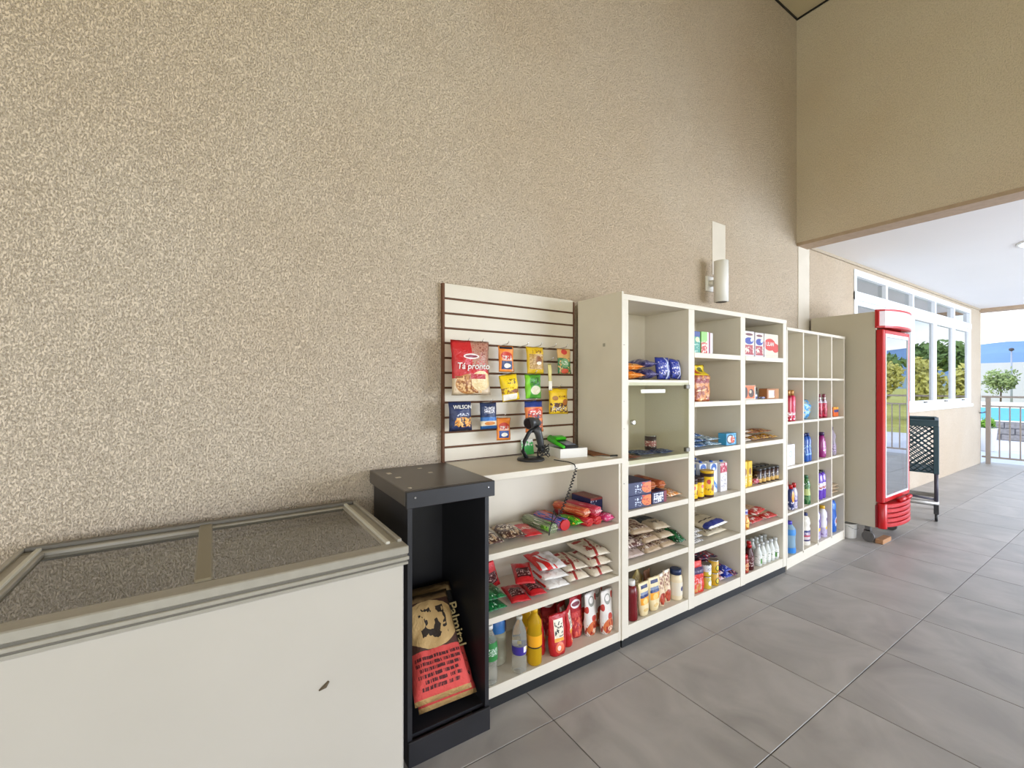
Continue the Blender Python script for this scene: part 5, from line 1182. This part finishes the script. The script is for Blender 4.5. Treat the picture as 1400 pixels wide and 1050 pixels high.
lying('noodle_pack', 'yellow and red pack in the middle of the third level', npk, .10, .14, .035, 3.36, 1.70, Z, -3, seed=136, cat='noodle pack')
lying('noodle_pack', 'yellow and red pack against the right side panel', npk, .10, .14, .035, 3.475, 1.695, Z, 0, seed=137, cat='noodle pack')
lying('noodle_pack', 'long rust-brown pack lying across the yellow and red packs', opk, .13, .16, .03, 3.275, 1.74, Z + .042, -6, seed=138, cat='noodle pack')
lying('noodle_pack', 'rust-brown pack on top at the right end', opk, .15, .15, .03, 3.455, 1.74, Z + .042, 2, seed=139, cat='noodle pack')
Z = .719
yb = P('yellow_carton_print', '#e2b81c', (('e', .5, .6, .3, .14, '#8a5a1c'), ('s', .1, .9, .1, .5, '#f4ecd0', 7, 12, .55), ('s', .1, .9, .1, .5, '#7c3a1c', 7, 12, .62)), .35)
carton('starch_box', 'yellow box nearest the left divider of the third bay', yb, .055, .08, .18, (3.068, 1.695, Z), 0)
carton('starch_box', 'yellow box between the other yellow box and the coffee jars', yb, .058, .08, .178, (3.138, 1.70, Z), 3)
jar = can('coffee_jar', 'x', P('coffee_jar_print', '#3a221a', (('r', 0, 1, .1, .38, '#c9a256'), ('s', 0, 1, .3, .7, '#b9a488', 9, 7, .58)), .25), .029, .095, (3.215, 1.80, Z), cat='jar', lidmat=flat('black_lid', '#1b1614', .35))
k = 0
for row, y in ((0, 1.725), (1, 1.80)):
    for x in ((3.280, 3.342, 3.404, 3.466, 3.527) if row == 0 else (3.215, 3.278, 3.340, 3.402, 3.464, 3.526)):
        where = 'front row, ' if row == 0 else 'back row, '
        pos = ORD[k if row == 0 else k - 5] + ' from the left'
        lb = 'small coffee jar with black lid, ' + where + pos
        if row == 1 and x == 3.215: jar['label'] = lb; jar['group'] = 'coffee jars of the third bay'
        else: dup(jar, lb, (x, y, Z), (0, 0, R(17 * k)), group='coffee jars of the third bay')
        k += 1
lying('red_sachet', 'crumpled red and pink sachet in front of the coffee jars', P('red_pink_sachet', '#b82040', (('s', 0, 1, 0, 1, '#efc8cf', 6, 7, .55),), .3, .35), .06, .05, .045, 3.205, 1.683, Z, 0, seed=141, cat='sachet', wr=.01)
Z = .426
bottle('softener_bottle', 'small bottle with orange body and violet-white cap', [(0.026, 0), (0.031, .006), (0.032, .06), (0.022, .085), (0.02, .1)], P('orange_bottle_print', '#d8862c', (('e', .4, .4, .25, .3, '#efc86a'), ('s', 0, 1, 0, 1, '#a04a2a', 6, 6, .6)), .3), (.021, .098, .135, P('violet_white_cap', '#c9c6de', (('r', 0, 1, .3, .7, '#5a5aa8'),), .4)), (3.08, 1.71, Z))
sr = P('red_beige_sack', '#c9a886', (('r', 0, 1, 0, .26, '#b8281f'), ('s', 0, 1, 0, .24, '#e8d8cc', 9, 8, .58), ('r', 0, 1, .8, 1, '#b03024'), ('s', .2, .8, .35, .7, '#a8674a', 9, 12, .56)), .4, .3)
lying('corn_flour_sack', 'red and beige sack at the bottom, left of two', sr, .19, .24, .04, 3.245, 1.70, Z, 4, seed=142, kind='sack', cat='sack')
lying('corn_flour_sack', 'red and beige sack at the bottom, against the right panel', sr, .175, .24, .04, 3.45, 1.70, Z, 0, seed=143, kind='sack', cat='sack')
lying('corn_flour_sack', 'red and beige sack lying across the top of the two others', sr, .24, .25, .04, 3.345, 1.73, Z + .047, 12, seed=144, kind='sack', cat='sack')
Z = .116
jr = P('red_jar_print', '#8e2a1e', (('e', .5, .42, .4, .26, '#d8a878'), ('s', 0, 1, .1, .7, '#b8402a', 7, 7, .52)), .25)
JP = [(0.030, 0), (0.033, .006), (0.033, .09), (0.026, .105)]
j0 = bottle('sauce_jar', 'red sauce jar with red lid at the left of the bottom row', JP, jr, (.027, .104, .122, M_red), (3.078, 1.715, Z), cat='jar')
dup(j0, 'red sauce jar standing on top of the back one', (3.085, 1.80, Z + .123), (0, 0, R(60)))
dup(j0, 'red sauce jar behind the front jar at the left', (3.085, 1.80, Z), (0, 0, R(40)))
dk = bottle('molasses_bottle', 'dark red bottle with red cap beside the sauce jar', [(0.024, 0), (0.028, .006), (0.028, .11), (0.013, .145), (0.012, .16)], flat('dark_red_glass_b', '#4a1216', .2), (.014, .158, .178, M_red), (3.155, 1.715, Z), labels=((.03, .10, P('dark_label', '#5c2a2e', (('s', 0, 1, 0, 1, '#e8dcd4', 7, 8, .58),), .4)),))
dup(dk, 'dark red bottle behind, left of the white-green bottles', (3.165, 1.80, Z))
dup(dk, 'dark red bottle squeezed next to the first white-green bottle', (3.218, 1.755, Z), (0, 0, R(70)))
co = bottle('coconut_milk_bottle', 'x', [(0.022, 0), (0.026, .006), (0.027, .09), (0.014, .125), (0.013, .14)], flat('coconut_white', '#cfd2cc', .2), (.0145, .138, .158, flat('silver_white_cap', '#c4c6c4', .35)), (3.28, 1.72, Z), labels=((.02, .08, P('white_green_label', '#e6e6e0', (('r', .3, .7, 0, .6, '#4f8a3c'), ('s', 0, 1, .4, 1, '#7a8a7a', 6, 6, .6)), .4)),), group='coconut milk bottles')
co['label'] = 'small white bottle with green label, front row, first from the left'
k = 1
for row, y in ((0, 1.72), (1, 1.80)):
    for j in range(5):
        if row == 0 and j == 0: continue
        dup(co, 'small white bottle with green label, %s row, %s from the left' % (('front', 'back')[row], ORD[j]), (3.28 + .061 * j + .008 * row, y, Z), (0, 0, R(31 * k)), group='coconut milk bottles'); k += 1

# ------------------------------------------------------------------ CUBE SHELF (compartments numbered only here in the code)
gold = flat('gold_cap', '#a8763c', .35, metal=.4)
AIR = [(0.028, 0), (0.031, .005), (0.031, .19), (0.024, .205)]
a0 = bottle('air_freshener', 'red spray can with gold cap at the left of its compartment', AIR, P('red_spray_print', '#b3142e', (('s', 0, 1, .05, .35, '#f0e2e4', 6, 10, .5), ('r', 0, 1, .9, 1, '#8e1020')), .3), (.021, .203, .25, gold), cube(0, .045, .06, 3), cat='spray can')
a1 = bottle('air_freshener', 'pink-red spray can with gold cap beside the red one', AIR, P('pink_spray_print', '#cf1f4e', (('s', 0, 1, .05, .35, '#f4e2ea', 6, 10, .5), ('e', .5, .7, .3, .12, '#e25a7c')), .3), (.021, .203, .25, gold), cube(0, .125, .065, 3), cat='spray can')
dup(a0, 'red spray can with gold cap behind the front two', cube(0, .06, .14, 3)); dup(a1, 'pink-red spray can with gold cap behind the front two', cube(0, .14, .145, 3))
bag('sponge_bag', 'clear and blue plastic bag of sponges', P('clear_blue_bag', '#8fc0dc', (('s', 0, 1, 0, 1, '#2f8fd0', 5, 5, .5), ('s', 0, 1, .4, 1, '#a8a88a', 6, 6, .56), ('r', 0, .25, 0, .3, '#c9a878')), .2, .4), .19, .165, .09, cube(1, .075, .075, 3), (0, 0, R(4)), seed=151, cat='bag', wr=.012)
sp0 = bottle('spray_bottle', 'dark red spray bottle, left of three', [(0.028, 0), (0.031, .006), (0.031, .12), (0.028, .135), (0.014, .165)], P('wine_spray_print', '#8e1030', (('s', 0, 1, .1, .8, '#d83a5e', 6, 6, .52),), .3), (.014, .163, .18, M_white), cube(2, .012, .075, 3), sy=.8,
    extra=lambda t: (obj('trigger_head', B(-.03, .018, -.012, .012, .18, .21, .004), base_mat('wine_head', '#7a1a30', .4), t), obj('trigger', TB([(-.022, 0, .185), (-.034, 0, .165), (-.030, 0, .145)], .005, 6), base_mat('wine_head', '#7a1a30', .4), t)), labels=((.13, .16, P('pale_band', '#c9c2cc', (), .4)),), yaw=20)
dup(sp0, 'dark red spray bottle, middle of three', cube(2, .098, .065, 3)); dup(sp0, 'dark red spray bottle, right of three', cube(2, .24, .05, 3))
carton('soap_box', 'orange box with blue band in the fourth column', P('orange_blue_box', '#e0662a', (('r', .15, 1, .45, .72, '#2a3f86'), ('s', 0, 1, .7, 1, '#f4c84a', 6, 6, .5)), .35), .12, .06, .085, cube(3, .125, .04, 3), 2)
carton('soap_box', 'dark wine-coloured box left of the orange box', P('wine_box', '#4a1e38', (small(.2, .8, .3, .7, '#c9a8b8'),), .35), .05, .08, .10, cube(3, .0, .05, 3), 2)
# row three
carton('tissue_box', 'white box with a faint grey emblem', P('white_tissue_box', '#e9e6ea', (('e', .5, .55, .2, .16, '#b9c0d4'), ('e', .5, .55, .12, .1, '#e4e4ec'), ('s', .1, .9, .1, .25, '#c4a8a8', 9, 9, .56)), .45), .15, .10, .165, cube(0, .04, .03, 2), 2)
SL = [(0.030, 0), (0.033, .006), (0.032, .08), (0.027, .12), (0.031, .17), (0.024, .2), (0.013, .212)]
bl0 = bottle('cleaner_bottle', 'slim blue cleaner bottle at the left of its compartment', SL, P('blue_cleaner_print', '#1d4fa0', (('s', 0, 1, .1, .7, '#7fb0e2', 4, 9, .55),), .22), (.015, .21, .235, base_mat('cap_darkblue', '#14255e', .4)), cube(1, .045, .05, 2))
dup(bl0, 'slim blue cleaner bottle at the right of its compartment', cube(1, .118, .055, 2)); dup(bl0, 'slim blue cleaner bottle behind the two front ones', cube(1, .08, .13, 2))
def loop(m_, pts, r=.008): return lambda t: obj('handle', TB(pts, r, 8), m_, t)
pu = P('purple_bottle_print', '#8a1f6a', (('e', .5, .45, .28, .3, '#c478b4'), ('s', .2, .8, .2, .6, '#efd8ea', 6, 8, .56)), .25)
SO = [(0.040, 0), (0.045, .008), (0.044, .10), (0.038, .14), (0.032, .175), (0.018, .195)]
so0 = bottle('softener_jug', 'purple-magenta bottle with handle, in front', SO, pu, (.02, .193, .222, base_mat('cap_plum', '#3a1a4e', .4)), cube(2, .14, .06, 2), sy=.7, extra=loop(pu, [(.02, 0, .18), (.042, 0, .17), (.05, 0, .13), (.042, 0, .09)]))
dup(so0, 'purple-magenta bottle with handle, half hidden at the left', cube(2, .02, .09, 2))
bottle('clear_bottle', 'clear bottle with purple cap and faint dotted label', [(0.034, 0), (0.038, .008), (0.036, .10), (0.030, .13), (0.036, .18), (0.012, .235)], pet('lilac_clear', '#c8bccb', .5), (.014, .233, .258, base_mat('cap_plum', '#3a1a4e', .4)), cube(3, .06, .06, 2), labels=((.03, .10, P('lilac_label', '#9a86a0', (('s', 0, 1, 0, 1, '#4a2a52', 6, 8, .55),), .4)),))
# row four
TC = [(0.026, 0), (0.030, .006), (0.030, .12), (0.022, .155), (0.012, .17)]
tc0 = bottle('toilet_cleaner', 'navy and orange cleaner bottle with red cap', TC, P('navy_orange_print', '#262f66', (('e', .5, .6, .34, .28, '#f0a02a'), ('s', 0, 1, 0, .4, '#d8d4e4', 6, 8, .55)), .3), (.014, .168, .20, M_red), cube(0, .075, .045, 1), sy=.8)
tc1 = bottle('toilet_cleaner', 'white and violet cleaner bottle with red cap', TC, P('white_violet_print', '#ccc6da', (('s', 0, 1, .1, .7, '#5a4a98', 6, 7, .52),), .3), (.014, .168, .205, M_red), cube(0, .15, .05, 1), sy=.8)
bottle('toilet_cleaner', 'white cleaner bottle with blue neck at the far left', TC, P('white_blue_print', '#d4d2d8', (('r', 0, 1, .6, .9, '#2a3a9a'), ('s', 0, 1, 0, .5, '#8a4a5a', 6, 7, .58)), .3), (.014, .168, .198, base_mat('cap_blue', '#2458b5', 0.4)), cube(0, .03, .11, 1), sy=.8)
dup(tc0, 'navy and orange cleaner bottle with red cap, standing behind', cube(0, .085, .14, 1)); dup(tc1, 'white and violet cleaner bottle with red cap, standing behind', cube(0, .165, .125, 1))
gr0 = bottle('disinfectant_bottle', 'green and clear disinfectant bottle in front', [(0.033, 0), (0.037, .008), (0.035, .09), (0.030, .12), (0.035, .16), (0.020, .215)], P('green_disinfectant', '#5e8a58', (('s', 0, 1, 0, 1, '#1f5a30', 5, 6, .5), ('r', 0, 1, .35, .6, '#b5c07a'), ('s', 0, 1, .6, 1, '#cfd8cc', 6, 6, .6)), .22), (.019, .213, .24, base_mat('cap_green', '#1f5a38', .4)), cube(1, .085, .055, 1))
dup(gr0, 'green and clear disinfectant bottle half hidden at the left', cube(1, .038, .13, 1), (0, 0, R(90)))
vi = P('violet_bottle_print', '#5f3aa8', (('r', 0, 1, .36, .62, '#d8cfe2'), ('s', 0, 1, .36, .62, '#a0442c', 6, 6, .58), ('e', .5, .8, .26, .12, '#a68ad8')), .25)
vi0 = bottle('detergent_bottle', 'violet detergent bottle with white band, on the left', [(0.034, 0), (0.040, .008), (0.040, .16), (0.035, .205), (0.020, .232)], vi, (.024, .23, .245, base_mat('cap_black', '#2c2436', .4)), cube(2, .05, .055, 1), sy=.8)
dup(vi0, 'violet detergent bottle with white band, on the right', cube(2, .138, .06, 1))
for k in range(3):
    lying('folded_cloth', ('lowest', 'middle', 'topmost')[k] + ' folded beige floor cloth in the fourth column', flat('beige_cloth', '#b8a184', .95, var=.2, scale=30), .19, .16, .026, *(lambda c: (c[0], c[1], c[2] + .004 + .0295 * k))(cube(3, .078, .03, 1)), yaw=2 + (0, -2, 2)[k], seed=161 + k, kind='sack', cat='cloth')
# bottom row
bottle('water_bottle', 'pale blue translucent bottle with blue band and blue cap', [(0.044, 0), (0.048, .01), (0.047, .05), (0.044, .10), (0.047, .17), (0.044, .2), (0.020, .232)], pet('pale_blue_plastic', '#a9cbe2', .45), (.022, .23, .255, base_mat('cap_violetblue', '#3f35b0', .4)), cube(0, .075, .06, 0), labels=((.15, .195, P('blue_band', '#3c86cc', (), .4)), (.01, .05, P('blue_foot', '#2f7fd0', (), .3))))
bottle('bleach_bottle', 'translucent bottle with red cap behind the pale blue one', [(0.040, 0), (0.044, .01), (0.044, .17), (0.018, .23)], pet('lilac_clear', '#c8bccb', .5), (.02, .228, .255, M_red), cube(0, .15, .15, 0))
wj = P('white_jug_print', '#e2ddd2', (('r', 0, 1, .18, .52, '#d0c4c8'), ('r', 0, 1, .45, .52, '#2c3470'), ('r', 0, 1, .30, .36, '#b0485c'), ('r', 0, 1, .16, .21, '#3a3468'), ('s', 0, 1, .36, .45, '#7a6a9a', 7, 9, .5)), .3)
JUG = [(0.044, 0), (0.050, .01), (0.050, .14), (0.042, .16), (0.050, .18), (0.045, .22), (0.022, .25)]
bottle('bleach_jug', 'white jug with dark blue cap and striped label', JUG, wj, (.023, .248, .27, base_mat('cap_darkblue', '#14255e', .4)), cube(1, .085, .065, 0), sy=.8)
pj = P('purple_white_print', '#5c3c9c', (('d', 1, -.35, -.4, .22, '#e0dde2'), ('r', 0, 1, 0, .36, '#b9aecb'), ('e', .4, .34, .2, .06, '#d8b840'), ('e', .7, .36, .2, .06, '#d8b840'), ('s', 0, 1, .1, .3, '#7a5a9a', 7, 7, .55)), .28)
pj0 = bottle('detergent_jug', 'purple and white jug with yellow cap, left', JUG, pj, (.02, .248, .275, base_mat('cap_yellow', '#e0b020', .4)), cube(2, .03, .075, 0), sy=.75)
dup(pj0, 'purple and white jug with yellow cap, right', cube(2, .155, .06, 0), (0, 0, R(12)))
bd = P('deep_blue_print', '#1f5ab0', (('e', .62, .34, .26, .14, '#cfd6e4'), ('e', .6, .34, .16, .09, '#b04a44'), ('s', .3, 1, .18, .3, '#dfe6f0', 7, 8, .58), ('e', .5, .8, .3, .1, '#3a7ad0')), .28)
bottle('detergent_bottle', 'large deep blue detergent bottle with white oval label', [(0.050, 0), (0.058, .01), (0.060, .14), (0.052, .2), (0.056, .25), (0.04, .285), (0.02, .295)], bd, (.022, .29, .318, base_mat('cap_brown', '#7a5a3c', .4)), cube(3, .08, .075, 0), sy=.75)
